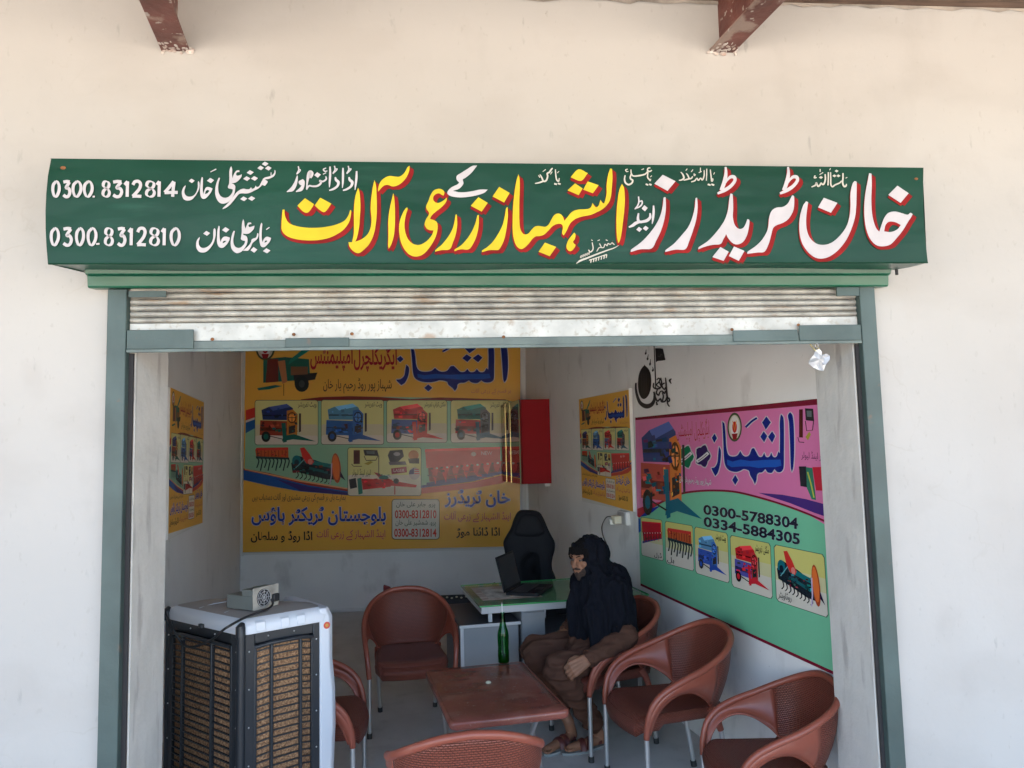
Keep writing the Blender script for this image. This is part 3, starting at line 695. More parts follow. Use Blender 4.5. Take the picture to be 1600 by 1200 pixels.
for f, sx, ox, oy, q in ((N10, 1, 0, 0, 1), ):
    # ali
    nm.append(shp(N10((820,205),(835,260),(832,330),(840,395),(860,330),(900,275),(945,270),(948,295),(910,300),(895,325),(905,350),(940,350),(985,330),(975,375),(930,430),(880,462),(835,470),(820,470),(845,480),(880,510),(880,570),(865,640),(825,710),(770,765),(700,790),(640,775),(595,720),(570,640),(572,540),(595,450),(625,385),(645,388),(625,460),(615,540),(625,620),(660,675),(720,698),(780,680),(830,625),(845,570),(820,560),(775,548),(768,520),(785,480),(790,400),(790,300),(800,240))))
    # khan
    nm.append(shp(N10((360,375),(378,385),(378,460),(375,560),(385,640),(410,560),(445,528),(500,540),(528,555),(505,610),(460,670),(415,710),(375,712),(345,680),(333,600),(335,520),(345,430)), holes=(N10((408,640),(425,590),(455,575),(478,590),(450,625)),)))
    nm.append(shp(N10((310,435),(325,470),(325,530),(305,590),(265,660),(205,725),(130,742),(75,715),(50,650),(52,590),(75,535),(108,502),(105,530),(90,580),(92,630),(125,670),(185,680),(240,655),(280,600),(298,530),(298,460))))
nm.append(dia(*N10((203,433))[0], 4.6, 3.5)); nm.append(dia(*N10((497,428))[0], 5.6, 4.2)); K(N10,1.8,(495,295,.7),(585,250,1))
PT.part('painted_name', 'paint_white', nm); nm = []
nm.append(shp(J11((1245,212),(1262,240),(1255,330),(1250,450),(1262,560),(1280,520),(1310,480),(1350,462),(1420,485),(1395,550),(1345,610),(1295,648),(1245,640),(1218,580),(1208,480),(1212,360),(1228,260)), holes=(J11((1300,570),(1312,535),(1340,530),(1352,540),(1328,560)),)))
nm.append(dia(*J11((1340,714))[0], 5.8, 4.0)); K(J11,1.7,(1330,338,.7),(1388,295,1))
nm.append(shp(J11((1172,398),(1190,405),(1192,450),(1165,510),(1110,555),(1080,590),(1055,650),(1010,708),(960,712),(910,712),(960,675),(1020,620),(1060,560),(1070,515),(1100,495),(1145,480),(1165,440))))
nm.append(dia(*J11((1112,698))[0], 5.4, 4.4))
nm.append(shp(J11((922,150),(938,190),(945,260),(962,320),(985,260),(1010,215),(1060,210),(1068,235),(1035,240),(1012,265),(1030,290),(1065,285),(1122,265),(1110,320),(1065,375),(1010,410),(950,412),(925,405),(925,430),(975,450),(995,490),(998,540),(985,600),(950,660),(900,720),(850,750),(800,755),(745,720),(708,660),(697,570),(708,480),(730,400),(755,355),(772,362),(760,430),(745,510),(752,590),(785,645),(840,663),(890,645),(940,590),(955,540),(915,530),(880,505),(885,460),(895,380),(895,280),(905,200))))
nm.append(shp(J11((485,265),(502,285),(500,380),(502,480),(518,560),(535,510),(570,468),(620,460),(685,480),(672,530),(630,600),(570,655),(520,660),(480,630),(455,560),(455,460),(462,350)), holes=(J11((552,580),(565,545),(590,535),(622,535),(595,562)),)))
nm.append(dia(*J11((610,340))[0], 5.8, 4.3)); nm.append(dia(*J11((270,403))[0], 5.4, 3.9))
nm.append(shp(J11((412,310),(430,340),(432,420),(415,510),(385,590),(330,670),(265,730),(200,745),(135,730),(90,670),(82,590),(100,520),(145,465),(145,495),(130,545),(135,610),(170,655),(235,662),(300,630),(355,570),(385,490),(388,390),(395,330))))
PT.part('painted_name', 'paint_white', nm)
# adda daina mor / ke / and
nm = []
E = E8
nm.append(shp(Bc((1272,120),(1302,118),(1265,165),(1228,195),(1212,205),(1216,232),(1190,262),(1150,276),(1200,285),(1260,280),(1320,268),(1368,268),(1342,290),(1280,308),(1210,317),(1150,312),(1120,298),(1118,280),(1140,255),(1178,236),(1190,225),(1174,205),(1175,182),(1200,165),(1240,140))))
PT.part('painted_name', 'paint_white', nm); nm = []
K(E,3.4,(1020,65,.7),(1018,150,1),(1008,230,.9),(1000,300,.3)); K(E,3.4,(850,25,.7),(850,110,1),(848,200,.9),(842,275,.3)); K(E,3.4,(688,8,.7),(690,100,1),(684,200,.9),(680,268,.3))
for dx in (0, -172):
    K(E,4.4,(925+dx,140,.5),(935+dx,175,.9),(965+dx,205,1),(950+dx,255,.8),(895+dx,292,.7),(850+dx,306,.4)); K(E,1.9,(915+dx,0,1),(922+dx,45,1),(895+dx,95,.9)); K(E,1.9,(895+dx,98,1),(935+dx,60,1),(950+dx,38,.9),(925+dx,40,.8))
K(E,2.6,(635,130,.6),(640,165,1),(600,195,1),(560,185,1.1),(575,215,1.1),(530,250,1.2),(470,255,1),(425,250,1),(395,300,.5)); K(E,2.0,(640,25,.8),(605,45,1),(625,68,1),(655,62,.7)); K(E,1.6,(600,105,.8),(640,85,1))
nm.append(dia(*E((532,113))[0], 5.2, 4.4))
K(E,6,(395,290,.3),(405,200,.5),(420,120,.9),(440,80,1),(462,100,.9),(440,150,.7)); 
nm.append(shp(E((300,190),(350,165),(372,195),(368,250),(340,310),(265,328),(262,318),(305,280),(335,245),(318,240),(298,215))))
nm.append(shp(E((278,118),(288,130),(282,200),(265,260),(225,315),(150,328),(150,318),(205,265),(245,200),(268,140))))
K(E,1.9,(292,5,1),(298,50,1),(272,100,.9)); K(E,1.9,(270,103,1),(305,75,1),(318,50,.9),(298,48,.8))
PT.part('painted_name', 'paint_white', nm); nm = []
A8 = cr(960, 255, 8.889)
K(A8,3.6,(538,595,.6),(540,680,1),(530,780,.9),(518,850,.3)); K(A8,4.6,(490,700,.5),(490,760,.9),(450,800,1),(400,815,.9),(345,820,.9),(322,780,.9),(330,700,.5)); K(A8,4.8,(345,820,.8),(290,840,1),(250,870,.9),(195,895,.4))
nm += [dia(*A8((415,632))[0], 4.8), dia(*A8((340,925))[0], 4.6, 4), dia(*A8((430,910))[0], 4.6, 4)]
K(A8,2.2,(330,470,.9),(335,540,1),(320,590,1),(278,645,.7)); K(A8,2.2,(280,640,.7),(345,610,1),(380,570,1),(375,530,1),(340,545,.7))
PT.part('painted_name', 'paint_white', nm)
# small devotional lines along the top and the painter's mark
nm = []
K(A8,2.0,(1325,95,.8),(1335,180,1),(1345,255,1.1),(1360,240,1),(1358,215,.6)); K(A8,1.8,(1275,85,.8),(1275,150,1),(1270,250,.8)); K(A8,1.3,(1370,165,.8),(1385,135,1)); K(A8,2.6,(1290,300,1),(1330,312,1)); K(A8,2.6,(1340,300,1),(1380,312,1))
K(A8,2.0,(1240,105,.8),(1240,180,1),(1215,240,1.1),(1190,215,.9),(1160,245,1.1),(1140,215,.9),(1110,250,1.1),(1060,268,.7)); K(A8,1.5,(1165,140,1),(1205,120,1)); K(A8,1.4,(1188,70,1),(1188,120,1)); K(A8,1.8,(1100,150,.9),(1105,180,1.1),(1120,160,.7))
K(A8,2.0,(1080,190,.8),(1065,215,1.1),(1035,220,1),(1010,170,1),(990,150,.7)); K(A8,2.2,(1035,222,1),(990,235,1),(955,245,.6)); K(A8,1.4,(1060,130,.8),(1085,95,1)); K(A8,1.4,(985,110,.8),(1005,85,1)); K(A8,2.4,(915,130,.6),(945,165,1),(958,215,1.1),(925,240,.9),(890,245,.6)); 
PT.part('painted_line', 'paint_cream', nm); nm = []
K(A8,2.0,(462,130,.8),(455,200,1),(480,235,1.1),(492,250,1),(500,225,.6)); K(A8,2.6,(430,298,1),(465,310,1)); K(A8,2.6,(478,298,1),(510,310,1)); K(A8,1.3,(492,200,.8),(515,180,1))
K(A8,2.2,(515,105,.8),(485,122,1),(455,108,1),(462,78,.9),(495,72,.7)); K(A8,2.2,(455,125,.9),(420,160,1),(340,180,1.1),(260,185,1),(230,150,.9),(225,95,.7)); K(A8,1.4,(370,100,.8),(405,85,1))
K(A8,2.4,(228,160,.8),(215,205,1),(225,230,1.1),(250,245,1),(235,285,1.1),(190,305,1.1),(150,280,1.1),(135,230,1),(145,175,.7)); K(A8,1.5,(180,90,.8),(150,100,1),(165,125,1),(190,120,.7))
PT.part('painted_line', 'paint_cream', nm); nm = []
M8 = cr(820, 255, 7.06)
K(M8,2.0,(335,75,.8),(340,140,1),(350,190,1.1),(370,205,1.1),(378,170,.6)); K(M8,1.2,(355,115,.8),(375,95,1)); K(M8,2.6,(322,232,1),(352,240,1)); K(M8,2.6,(362,228,1),(392,238,1))
K(M8,2.4,(305,60,.7),(290,75,1),(270,105,1.1),(245,120,1),(250,150,1),(235,195,1.1),(205,205,1),(185,165,.9),(165,130,.6)); K(M8,2.4,(200,205,1),(160,220,1),(110,230,.6)); K(M8,1.3,(195,100,.8),(230,75,1)); K(M8,1.5,(150,140,.9),(165,165,1)); K(M8,1.4,(280,130,.8),(300,100,1))
PT.part('painted_line', 'paint_cream', nm); nm = []
S16 = cr(1240, 255, 16)
K(S16,2.4,(1215,260,.9),(1215,380,1),(1205,500,1.1),(1240,590,1.2),(1290,580,1),(1300,530,.6)); K(S16,2.0,(1180,450,.8),(1140,500,1),(1080,530,1.1),(1020,555,1.1),(950,600,1.2),(910,540,1.1),(910,400,1),(905,240,.8)); K(S16,2.2,(850,240,.9),(850,380,1),(840,570,.8))
K(S16,2.3,(770,290,.9),(775,420,1.1),(740,530,1.1),(700,540,1),(670,510,1),(640,560,1.1),(590,590,1.1),(550,500,1),(530,560,1.1),(430,610,.7)); K(S16,1.3,(630,300,.8),(720,245,1)); K(S16,1.5,(645,160,.9),(645,230,1)); K(S16,1.3,(880,190,.9),(905,140,1)); K(S16,1.3,(1280,390,.9),(1320,365,1))
nm += [dia(*S16((1055,210))[0], 3.2, 2.2), dia(*S16((1000,330))[0], 3.2, 2.2), dia(*S16((1100,330))[0], 3.2, 2.2), dia(*S16((665,370))[0], 3.2, 2.2)]; K(S16,2.0,(520,320,1),(500,380,1),(560,370,.8))
PT.part('painted_line', 'paint_cream', nm); nm = []
K(M8,2.0,(1030,912,.3),(980,940,.7),(900,968,1),(800,1005,1.2),(700,1045,1.3),(610,1080,1.4),(565,1112,.4)); 
K(M8,1.5,(985,905,1),(960,880,1),(970,860,1),(940,900,1),(915,890,1),(905,915,1),(880,900,1),(865,935,1),(820,935,1),(800,960,1),(790,980,.8)); K(M8,1.5,(820,890,1),(840,930,1)); K(M8,1.8,(740,880,.8),(750,950,1),(720,985,1.1),(700,960,.8)); K(M8,1.2,(730,850,1),(745,860,1)); K(M8,1.3,(890,850,1),(910,860,1)); K(M8,1.3,(800,860,1),(825,850,1))
for k in range(5): K(M8,1.6,(608+k*22,1045-k*9,1),(622+k*22,1022-k*9,1),(616+k*22,1052-k*9,.8))
for k, x in enumerate((715,745,772,800,830,860,885)): K(M8,1.7,(x,1075-k*9,1),(x+14,1068-k*9,1),(x+8,1105-k*9,.9))
K(M8,1.2,(705,1075,1),(900,1010,1))
PT.part('painted_line', 'paint_cream', nm)
# ================================================================== PRINTED BANNERS
def quadT(q):
    def f(u, v):
        T = [q[0][i] * (1 - u) + q[1][i] * u for i in (0, 1)]; B = [q[3][i] * (1 - u) + q[2][i] * u for i in (0, 1)]
        return (T[0] * (1 - v) + B[0] * v, T[1] * (1 - v) + B[1] * v)
    return f
def rq(x0, y0, x1, y1): return ((x0, y0), (x1, y0), (x1, y1), (x0, y1))
def U(T, *p): return [T(*q[:2]) + tuple(q[2:]) for q in p]
def circ(T, cx, cy, rx, ry, n=16, rot=0):
    out = []
    for k in range(n):
        a = 2 * math.pi * k / n; x, y = rx * math.cos(a), ry * math.sin(a); c, s = math.cos(R(rot)), math.sin(R(rot)); out.append(T(cx + c * x - s * y, cy + s * x + c * y))
    return out
_rc = random.Random(11)
def clutter(cv, T, x0, y0, x1, y1, cols, n, r=.035):
    for k in range(n):
        x, y = _rc.uniform(x0, x1), _rc.uniform(y0, y1); c = _rc.choice(cols); f = _rc.uniform(.45, 1.5); c = [max(0, min(255, int(q * f + _rc.uniform(-12, 12)))) for q in c]
        a, b = r * _rc.uniform(.4, 1.5), r * _rc.uniform(.3, 1.2); cv.poly(U(T, (x - a, y - b * _rc.uniform(.4, 1)), (x + a * _rc.uniform(.3, 1), y - b), (x + a, y + b * _rc.uniform(.3, 1)), (x - a * _rc.uniform(.3, 1), y + b)), c)
def thresher(cv, T, hop, body, face, frame, wheel=(30, 30, 32), w=1.0):
    cv.poly(U(T, (.06,.44),(.50,.46),(.50,.80),(.05,.78)), body)
    cv.poly(U(T, (.06,.60),(.50,.62),(.50,.70),(.06,.68)), [int(c * .6) for c in body])
    cv.poly(U(T, (.08,.20),(.20,.13),(.50,.06),(.60,.16),(.62,.44),(.10,.43)), hop)
    cv.poly(U(T, (.20,.13),(.50,.06),(.57,.13),(.27,.22)), [min(255, int(c * 1.35) + 20) for c in hop])
    cv.poly(U(T, (.10,.31),(.60,.31),(.60,.345),(.10,.345)), [int(c * .5) for c in hop])
    cv.poly(U(T, (.50,.22),(.60,.19),(.68,.30),(.67,.80),(.50,.84)), face)
    cv.poly(circ(T, .585, .38, .075, .13), [int(c * .45) for c in face]); cv.poly(circ(T, .585, .38, .055, .10), [min(255, int(c * 1.1) + 25) for c in face])
    cv.stroke(U(T, (.585,.27),(.585,.49)), 1.1 * w, (40, 35, 35), False); cv.stroke(U(T, (.52,.38),(.65,.38)), 1.0 * w, (40, 35, 35), False)
    cv.poly(U(T, (.53,.58),(.64,.55),(.64,.72),(.53,.76)), (50, 45, 48))
    clutter(cv, T, .12, .18, .46, .40, [hop], 8); clutter(cv, T, .08, .50, .48, .76, [body, frame, (50, 45, 45)], 14); clutter(cv, T, .52, .25, .66, .78, [face, (40, 38, 42), frame], 14, .022)
    cv.poly(U(T, (.41,.50),(.48,.50),(.50,.94),(.44,.96)), frame)
    cv.poly(U(T, (.44,.80),(.62,.76),(.98,.93),(.60,.88),(.42,.93)), frame)
    cv.poly(U(T, (.70,.28),(.735,.28),(.735,.70),(.70,.72)), (60, 55, 58))
    cv.stroke(U(T, (.20,.80),(.44,.88)), 1.2 * w, (45, 40, 40), False)
    cv.poly(circ(T, .155, .82, .075, .125), wheel); cv.poly(circ(T, .155, .82, .04, .065), frame)
def cultivator(cv, T, w=1.0):
    cv.poly(U(T, (.03,.08),(.97,.02),(.98,.42),(.06,.36)), (190, 85, 45)); cv.poly(U(T, (.06,.02),(.97,.0),(.97,.10),(.05,.13)), (205, 60, 50))
    for k in range(9): cv.stroke(U(T, (.10 + k * .1, .12), (.10 + k * .1, .38)), 1.0 * w, (120, 45, 30), False)
    cv.poly(U(T, (.05,.36),(1.0,.42),(1.0,.5),(.06,.46)), (25, 60, 62))
    clutter(cv, T, .06, .08, .95, .36, [(190, 85, 45), (205, 60, 50), (90, 50, 40)], 16, .03)
    for k in range(9):
        x = .09 + k * .108; y = .48 + .02 * (k % 3); cv.stroke(U(T, (x, .42), (x + .045, .55), (x + .02, .72), (x - .015, .84 + .12 * (k % 2))), 2.0 * w, (22, 52, 58))
def rotavator(cv, T, w=1.0):
    cv.poly(U(T, (.0,.42),(.12,.22),(.45,.34),(.80,.52),(.82,.86),(.62,.84),(.30,.72),(.02,.62)), (28, 42, 50))
    cv.poly(U(T, (.22,.30),(.80,.46),(.80,.56),(.26,.42)), (24, 112, 116)); cv.poly(U(T, (.30,.50),(.74,.66),(.74,.73),(.30,.57)), (26, 92, 98))
    cv.poly(circ(T, .10, .36, .085, .15), (22, 105, 118)); cv.poly(circ(T, .10, .40, .045, .08), (18, 44, 60))
    cv.poly(U(T, (.16,.02),(.24,.0),(.34,.18),(.42,.38),(.38,.46),(.28,.42),(.20,.24)), (205, 52, 45)); cv.poly(circ(T, .35, .38, .045, .075), (220, 130, 120))
    for k in range(9): x = .10 + k * .075; cv.stroke(U(T, (x, .60 + k * .02), (x + .03, .74 + k * .02), (x - .015, .82 + k * .018)), 1.5 * w, (22, 26, 34))
    clutter(cv, T, .04, .45, .76, .70, [(28, 60, 66), (20, 30, 40), (40, 120, 124), (120, 50, 50)], 26, .03)
    cv.stroke(U(T, (.08,.55),(.24,.32)), 1.2 * w, (110, 170, 175), False)
    cv.poly(circ(T, .83, .55, .085, .40, rot=-3), (170, 70, 40)); cv.poly(circ(T, .825, .53, .065, .34, rot=-3), (222, 112, 52)); cv.poly(U(T, (.90,.62),(1.0,.88),(.90,.78)), (40, 32, 60))
    cv.stroke(U(T, (.745,.42),(.74,.75),(.71,.98)), 1.8 * w, (190, 175, 205), False)
def seeder(cv, T, red=(196, 66, 62), w=1.0):
    cv.poly(U(T, (.02,.88),(1.0,.55),(1.0,.62),(.02,.97)), (60, 50, 120))
    cv.poly(U(T, (.04,.52),(1.0,.36),(1.0,.60),(.06,.86)), (130, 40, 45))
    for k in range(7):
        x = .07 + k * .135; y = .50 - k * .022; cv.poly(U(T, (x, y), (x + .125, y - .02), (x + .085, y + .20), (x + .07, .92 - k * .05), (x + .03, y + .22)), [min(255, int(c * (1.05 + .07 * (k % 2)))) for c in red])
    cv.poly(U(T, (.0,.06),(.98,.0),(.98,.36),(.02,.52)), red); cv.poly(U(T, (.0,.06),(.98,.0),(.98,.06),(.0,.12)), [min(255, int(c * 1.2)) for c in red])
    clutter(cv, T, .05, .58, .95, .76, [red, (120, 40, 45), (60, 50, 90)], 22, .025)
    for k in range(14): cv.poly(circ(T, .09 + k * .066, .535 - k * .0105, .017, .025, 8), (225, 215, 210) if k % 2 else (60, 40, 45))
def leveller(cv, T, w=1.0):
    cv.poly(U(T, (.0,.60),(.10,.56),(.12,.80),(.02,.84)), (40, 40, 46)); cv.poly(U(T, (.12,.58),(.18,.55),(.20,.95),(.14,.98)), (50, 120, 105))
    cv.poly(U(T, (.18,.58),(.62,.60),(.60,.78),(.20,.86)), (190, 36, 40)); cv.poly(U(T, (.60,.62),(.98,.74),(.96,.80),(.60,.76)), (200, 45, 42)); cv.poly(U(T, (.36,.42),(.42,.44),(.60,.60),(.46,.60)), (150, 30, 38))
    clutter(cv, T, .2, .6, .6, .8, [(190, 36, 40)], 10, .03); clutter(cv, T, .38, .44, .72, .64, [(40, 60, 70), (150, 30, 38), (40, 110, 110)], 12, .02)
    cv.stroke(U(T, (.43,.0),(.43,.5)), 1.3 * w, (40, 40, 45), False); cv.poly(circ(T, .50, .55, .07, .05), (40, 110, 110)); cv.poly(circ(T, .68, .64, .04, .07), (45, 38, 46)); cv.stroke(U(T, (.66,.72),(.66,.98)), 1.6 * w, (185, 40, 45), False)
def accessories(cv, T, w=1.0):
    cv.poly(U(T, (.06,.08),(.15,.08),(.15,.80),(.06,.80)), (78, 30, 28)); cv.stroke(U(T, (.03,.80),(.06,.92),(.18,.92)), 1.0 * w, (35, 30, 30), False)
    cv.poly(U(T, (.20,.06),(.40,.08),(.42,.38),(.22,.36)), (45, 42, 44)); cv.poly(U(T, (.24,.12),(.36,.13),(.36,.28),(.25,.27)), (95, 105, 105)); cv.stroke(U(T, (.21,.38),(.24,.62),(.38,.60),(.41,.36)), 1.2 * w, (35, 32, 34), False)
    cv.poly(U(T, (.21,.78),(.30,.64),(.34,.70),(.27,.86)), (165, 150, 60))
    cv.poly(U(T, (.58,.10),(.76,.06),(.78,.40),(.68,.74),(.58,.70),(.55,.35)), (44, 46, 60)); cv.poly(circ(T, .68, .28, .05, .1), (150, 150, 160)); cv.poly(U(T, (.56,.70),(.80,.66),(.82,.84),(.58,.86)), (90, 86, 98))
    cv.poly(circ(T, .92, .34, .075, .26), (186, 112, 44)); cv.poly(U(T, (.84,.52),(1.0,.5),(1.0,.78),(.86,.76)), (44, 34, 34))
CR1, CR2 = cr(960, 530, 4), cr(960, 780, 4)
BIGNAME = [((1042,468),(1058,490),(1062,560),(1062,700),(1060,800),(1045,828),(1020,830),(1002,812),(985,835),(960,832),(945,812),(925,832),(905,835),(893,850),(890,880),(880,908),(868,880),(850,850),(845,828),(835,818),(810,812),(790,822),(760,830),(720,820),(695,790),(686,740),(682,650),(678,560),(675,512),(690,530),(697,600),(702,680),(715,722),(740,733),(770,726),(788,698),(805,725),(825,733),(845,722),(860,685),(875,680),(890,708),(905,733),(925,733),(938,708),(950,735),(970,733),(982,708),(995,735),(1015,733),(1026,700),(1035,712),(1036,600),(1035,520)),
           ((1100,455),(1116,478),(1124,560),(1126,700),(1120,800),(1111,830),(1104,800),(1099,650),(1093,520),(1086,478)),
           ((655,668),(668,700),(664,770),(650,830),(632,856),(612,818),(608,804),(628,800),(645,770),(650,720))]
BIGDOTS = [((628,590),(643,618),(626,648),(610,616)), ((757,848),(776,880),(757,912),(738,880)), ((952,482),(980,520),(948,566),(925,520)), ((935,575),(958,605),(938,645),(914,610)), ((988,575),(1008,605),(988,648),(962,610))]
def bigname(cv, f, s, ow=5.5):
    """the large blue trade name; f maps tracing units to the picture, s = size of one unit"""
    shapes = [smooth2d([Vector(p) for p in l]) for l in BIGNAME] + [[Vector(p) for p in l] for l in BIGDOTS]
    for l in shapes:
        cv.stroke([f(p.x, p.y) for p in l] + [f(l[0].x, l[0].y)], ow * 2 * s, (205, 200, 205), False)
    cv.stroke([f(825, 548), f(860, 512), f(896, 488)], 24 * s, (205, 200, 205))
    for l in shapes: cv.poly([f(p.x, p.y) for p in l], (22, 34, 118))
    cv.stroke([f(822, 550), f(860, 514), f(893, 492)], 13 * s, (22, 34, 118))
    cv.poly([f(*p) for p in ((706,752),(740,765),(790,752),(850,762),(935,755),(1040,752),(1046,790),(1010,800),(950,800),(905,805),(850,795),(790,795),(735,800),(708,785))], (26, 84, 178))
def badge(cv, T):
    cv.poly(circ(T, .5, .5, .5, .5, 24), (70, 78, 52)); cv.poly(circ(T, .5, .5, .40, .42, 24), (205, 195, 175)); cv.poly(circ(T, .5, .46, .31, .34, 20), (225, 218, 214)); cv.poly(circ(T, .5, .50, .16, .20, 16), (190, 40, 42)); cv.stroke(U(T, (.38,.28),(.5,.62),(.62,.28)), 1.2, (225, 150, 60), False); cv.poly(U(T, (.30,.72),(.70,.72),(.62,.92),(.38,.92)), (140, 30, 35))

YEL, MINT, CREAM = (230, 174, 74), (140, 186, 158), (212, 208, 140)
PANELS = [(398, 625, 497.5, 695.5), (501.5, 624.5, 600, 695), (603.8, 625, 699, 692), (704, 625, 796, 692)]
def yellow_design(cv, big=True):
    L = (384, 813) if big else (384, 812)
    x0, x1, y0, y1 = L[0], L[1], 521, 863
    cv.begin('print')
    cv.poly([(378.5 if big else x0, y1), (x0, y0), (x1, y0), (812.5, 853.5 if big else y1)], YEL)
    cv.poly([(x0, 655), (420, 640), (500, 622), (600, 620), (700, 622), (x1, 628), (x1, 716), (760, 738), (690, 757), (610, 768), (540, 766), (460, 750), (x0 - 2, 732)], MINT)
    cv.poly([(x0, 641), (400, 636), (430, 628), (430, 640), (400, 652), (x0, 658)], (188, 52, 42)); cv.poly([(x0, 660), (400, 654), (400, 668), (x0, 677)], (26, 84, 150)); cv.poly([(x0, 657), (400, 651.5), (400, 654.5), (x0, 660.5)], (200, 190, 185))
    cv.poly([(470, 624), (500, 620.5), (545, 619), (590, 620), (640, 623.5), (690, 621), (790, 624), (790, 626.5), (470, 626.5)], (120, 34, 30))
    b = -1.5 if big else 0
    cv.poly([(x0 + b - 2, 732), (420, 739), (470, 751), (545, 764), (545, 772), (470, 760), (420, 750), (x0 + b - 2, 742)], (150, 48, 36))
    cv.poly([(x0 + b - 2, 734.5), (430, 745), (480, 758), (545, 768), (545, 774), (470, 768), (420, 759), (x0 + b - 2, 750)], (30, 84, 160)); cv.poly([(430, 748), (480, 760), (545, 770), (545, 774), (470, 767)], (52, 40, 112))
    cv.poly([(x0 - 2, 732), (470, 750.5), (545, 763), (545, 765), (470, 753), (x0 - 2, 734)], (220, 150, 110))
    cv.poly([(655, 759), (740, 746), (785, 734), (x1, 722), (x1, 727), (785, 740), (740, 752), (655, 763)], (54, 60, 130)); cv.poly([(655, 763), (740, 753), (785, 742), (x1, 729), (x1, 744), (785, 755), (740, 763), (655, 772)], (196, 74, 58))
    cols = [((36, 52, 104), (150, 62, 44), (196, 120, 48), (22, 92, 84)), ((80, 138, 176), (44, 96, 166), (52, 104, 172), (34, 84, 158)), ((186, 40, 46), (74, 96, 156), (200, 60, 50), (205, 58, 50)), ((20, 100, 94), (176, 44, 48), (78, 84, 92), (52, 96, 120))]
    for k, (a, b_, c, d) in enumerate(PANELS):
        cv.begin('picture'); cv.rrect(a, b_, c, d, 4, (44, 74, 62)); cv.rrect(a + .8, b_ + .8, c - .8, d - .8, 3.6, CREAM); cv.rrect(a + .8, (b_ + d) / 2 + 3, c - .8, d - .8, 3.4, (205, 198, 168)); cv.rrect(a + .8, d - 15, c - .8, d - .8, 3.4, (214, 206, 196))
        thresher(cv, quadT(rq(a + 3, b_ + 2, c - 2, d - 1)), *cols[k])
        cv.text(['ویٹ تھریشر', 'ویٹ تھریشر', 'مکئی کراپ تھریشر', 'مکئی تھریشر'][k], (c - [32, 30, 36, 30][k], b_ + 3, c - 3, b_ + 13), (40, 42, 36), weight=.005)
    cv.begin('picture'); cultivator(cv, quadT(rq(397, 699, 452, 737)))
    cv.begin('picture'); rotavator(cv, quadT(rq(455, 699, 540, 758)))
    cv.begin('picture'); cv.rrect(543, 699, 658.5, 775, 4, (44, 74, 62)); cv.rrect(543.8, 699.8, 657.7, 774.2, 3.6, CREAM); cv.rrect(543.8, 742, 657.7, 774.2, 3.4, (214, 206, 190))
    accessories(cv, quadT(rq(546, 701, 655, 731))); leveller(cv, quadT(rq(545, 712, 654, 774)))
    cv.text('لیزر لینڈ لیولر', (550, 732, 579, 745), (40, 40, 36), weight=.006)
    cv.poly([(611, 732), (635, 729), (636, 738), (612, 741)], (150, 36, 60)); cv.text('LASER', (615, 732.5, 632, 737.5), (220, 190, 190), ar=False)
    cv.ell(647.5, 740, 8.5, 9.5, (190, 180, 180)); cv.poly([(640, 735), (647, 731), (647, 741), (639, 741)], (52, 52, 110)); 
    for q in range(3): cv.poly([(647.5, 732.5 + q * 3.4), (654 + q * .7, 732.5 + q * 3.4), (654.5 + q * .7, 734 + q * 3.4), (647.5, 734 + q * 3.4)], (180, 50, 60))
    cv.begin('picture'); seeder(cv, quadT(rq(664, 698, 784 if big else 800, 762)))
    cv.text('NEW', (752, 705, 769, 711), (225, 190, 190), ar=False); cv.ell(740, 709.5, 4, 3.4, (220, 190, 185))
    cv.begin('picture')
    T = quadT(rq(402, 536, 496, 620))
    cv.poly(U(T, (.10,.30),(.46,.26),(.86,.30),(.88,.66),(.60,.70),(.10,.74)), (34, 96, 84)); cv.poly(U(T, (.17,.30),(.35,.30),(.35,.72),(.14,.74)), (110, 46, 40)); cv.poly(U(T, (.34,.34),(.46,.32),(.50,.72),(.42,.76)), (186, 120, 80)); cv.poly(U(T, (.52,.40),(.92,.10),(1.02,-.06),(.96,-.06),(.55,.30)), (28, 122, 108)); cv.poly(U(T, (.60,.58),(1.0,.55),(.96,.68),(.62,.74)), (40, 40, 42)); cv.poly(circ(T, .74, .76, .12, .15), (26, 34, 36)); cv.poly(circ(T, .74, .76, .05, .07), (60, 66, 64)); cv.poly(U(T, (.0,.84),(.30,.78),(.42,.80),(.2,.86),(.02,.88)), (26, 96, 92)); cv.stroke(U(T, (.44,.76),(.44,.98)), 1, (70, 50, 30), False); cv.poly(U(T, (.56,.44),(.84,.44),(.84,.58),(.56,.60)), (120, 84, 60))
    badge(cv, quadT(rq(399.5, 527, 429.5, 563)))
    cv.begin('lettering')
    bigname(cv, lambda x, y: (795 + (x - 1130) * (176 / 522), 597.5 + (y - 830) * .172), .20)
    for i, (t, q) in enumerate((('ایگریکلچرل', (553, 538, 620, 581)), ('امپلیمنٹس', (485, 540, 551, 580)))):
        cv.text(t, q, (168, 36, 44), (196, 110, 80), ow=.012, weight=.014)
    cv.text('شہباز پور روڈ رحیم یار خان', (505, 590, 612, 615), (34, 30, 28), weight=.006)
    cv.text('ہر قسم کے زرعی آلات', (736, 606, 798, 617), (196, 120, 90), weight=.004)
    cv.text('ہمارے ہاں ہر قسم کی زرعی مشینری اور آلات دستیاب ہیں', (394, 770, 540, 786), (70, 48, 52), weight=.004)
    cv.text('بلوچستان ٹریکٹر ہاؤس', (393, 791, 603, 823), (28, 62, 164), (214, 200, 205), ow=.028, weight=.023)
    cv.text('اینڈ الشہباز کے زرعی آلات', (495, 826, 602, 844), (188, 54, 62), (216, 186, 160), ow=.014, weight=.006)
    cv.text('اڈا روڈ و سلطان', (392, 829, 488, 848), (30, 26, 26), weight=.023)
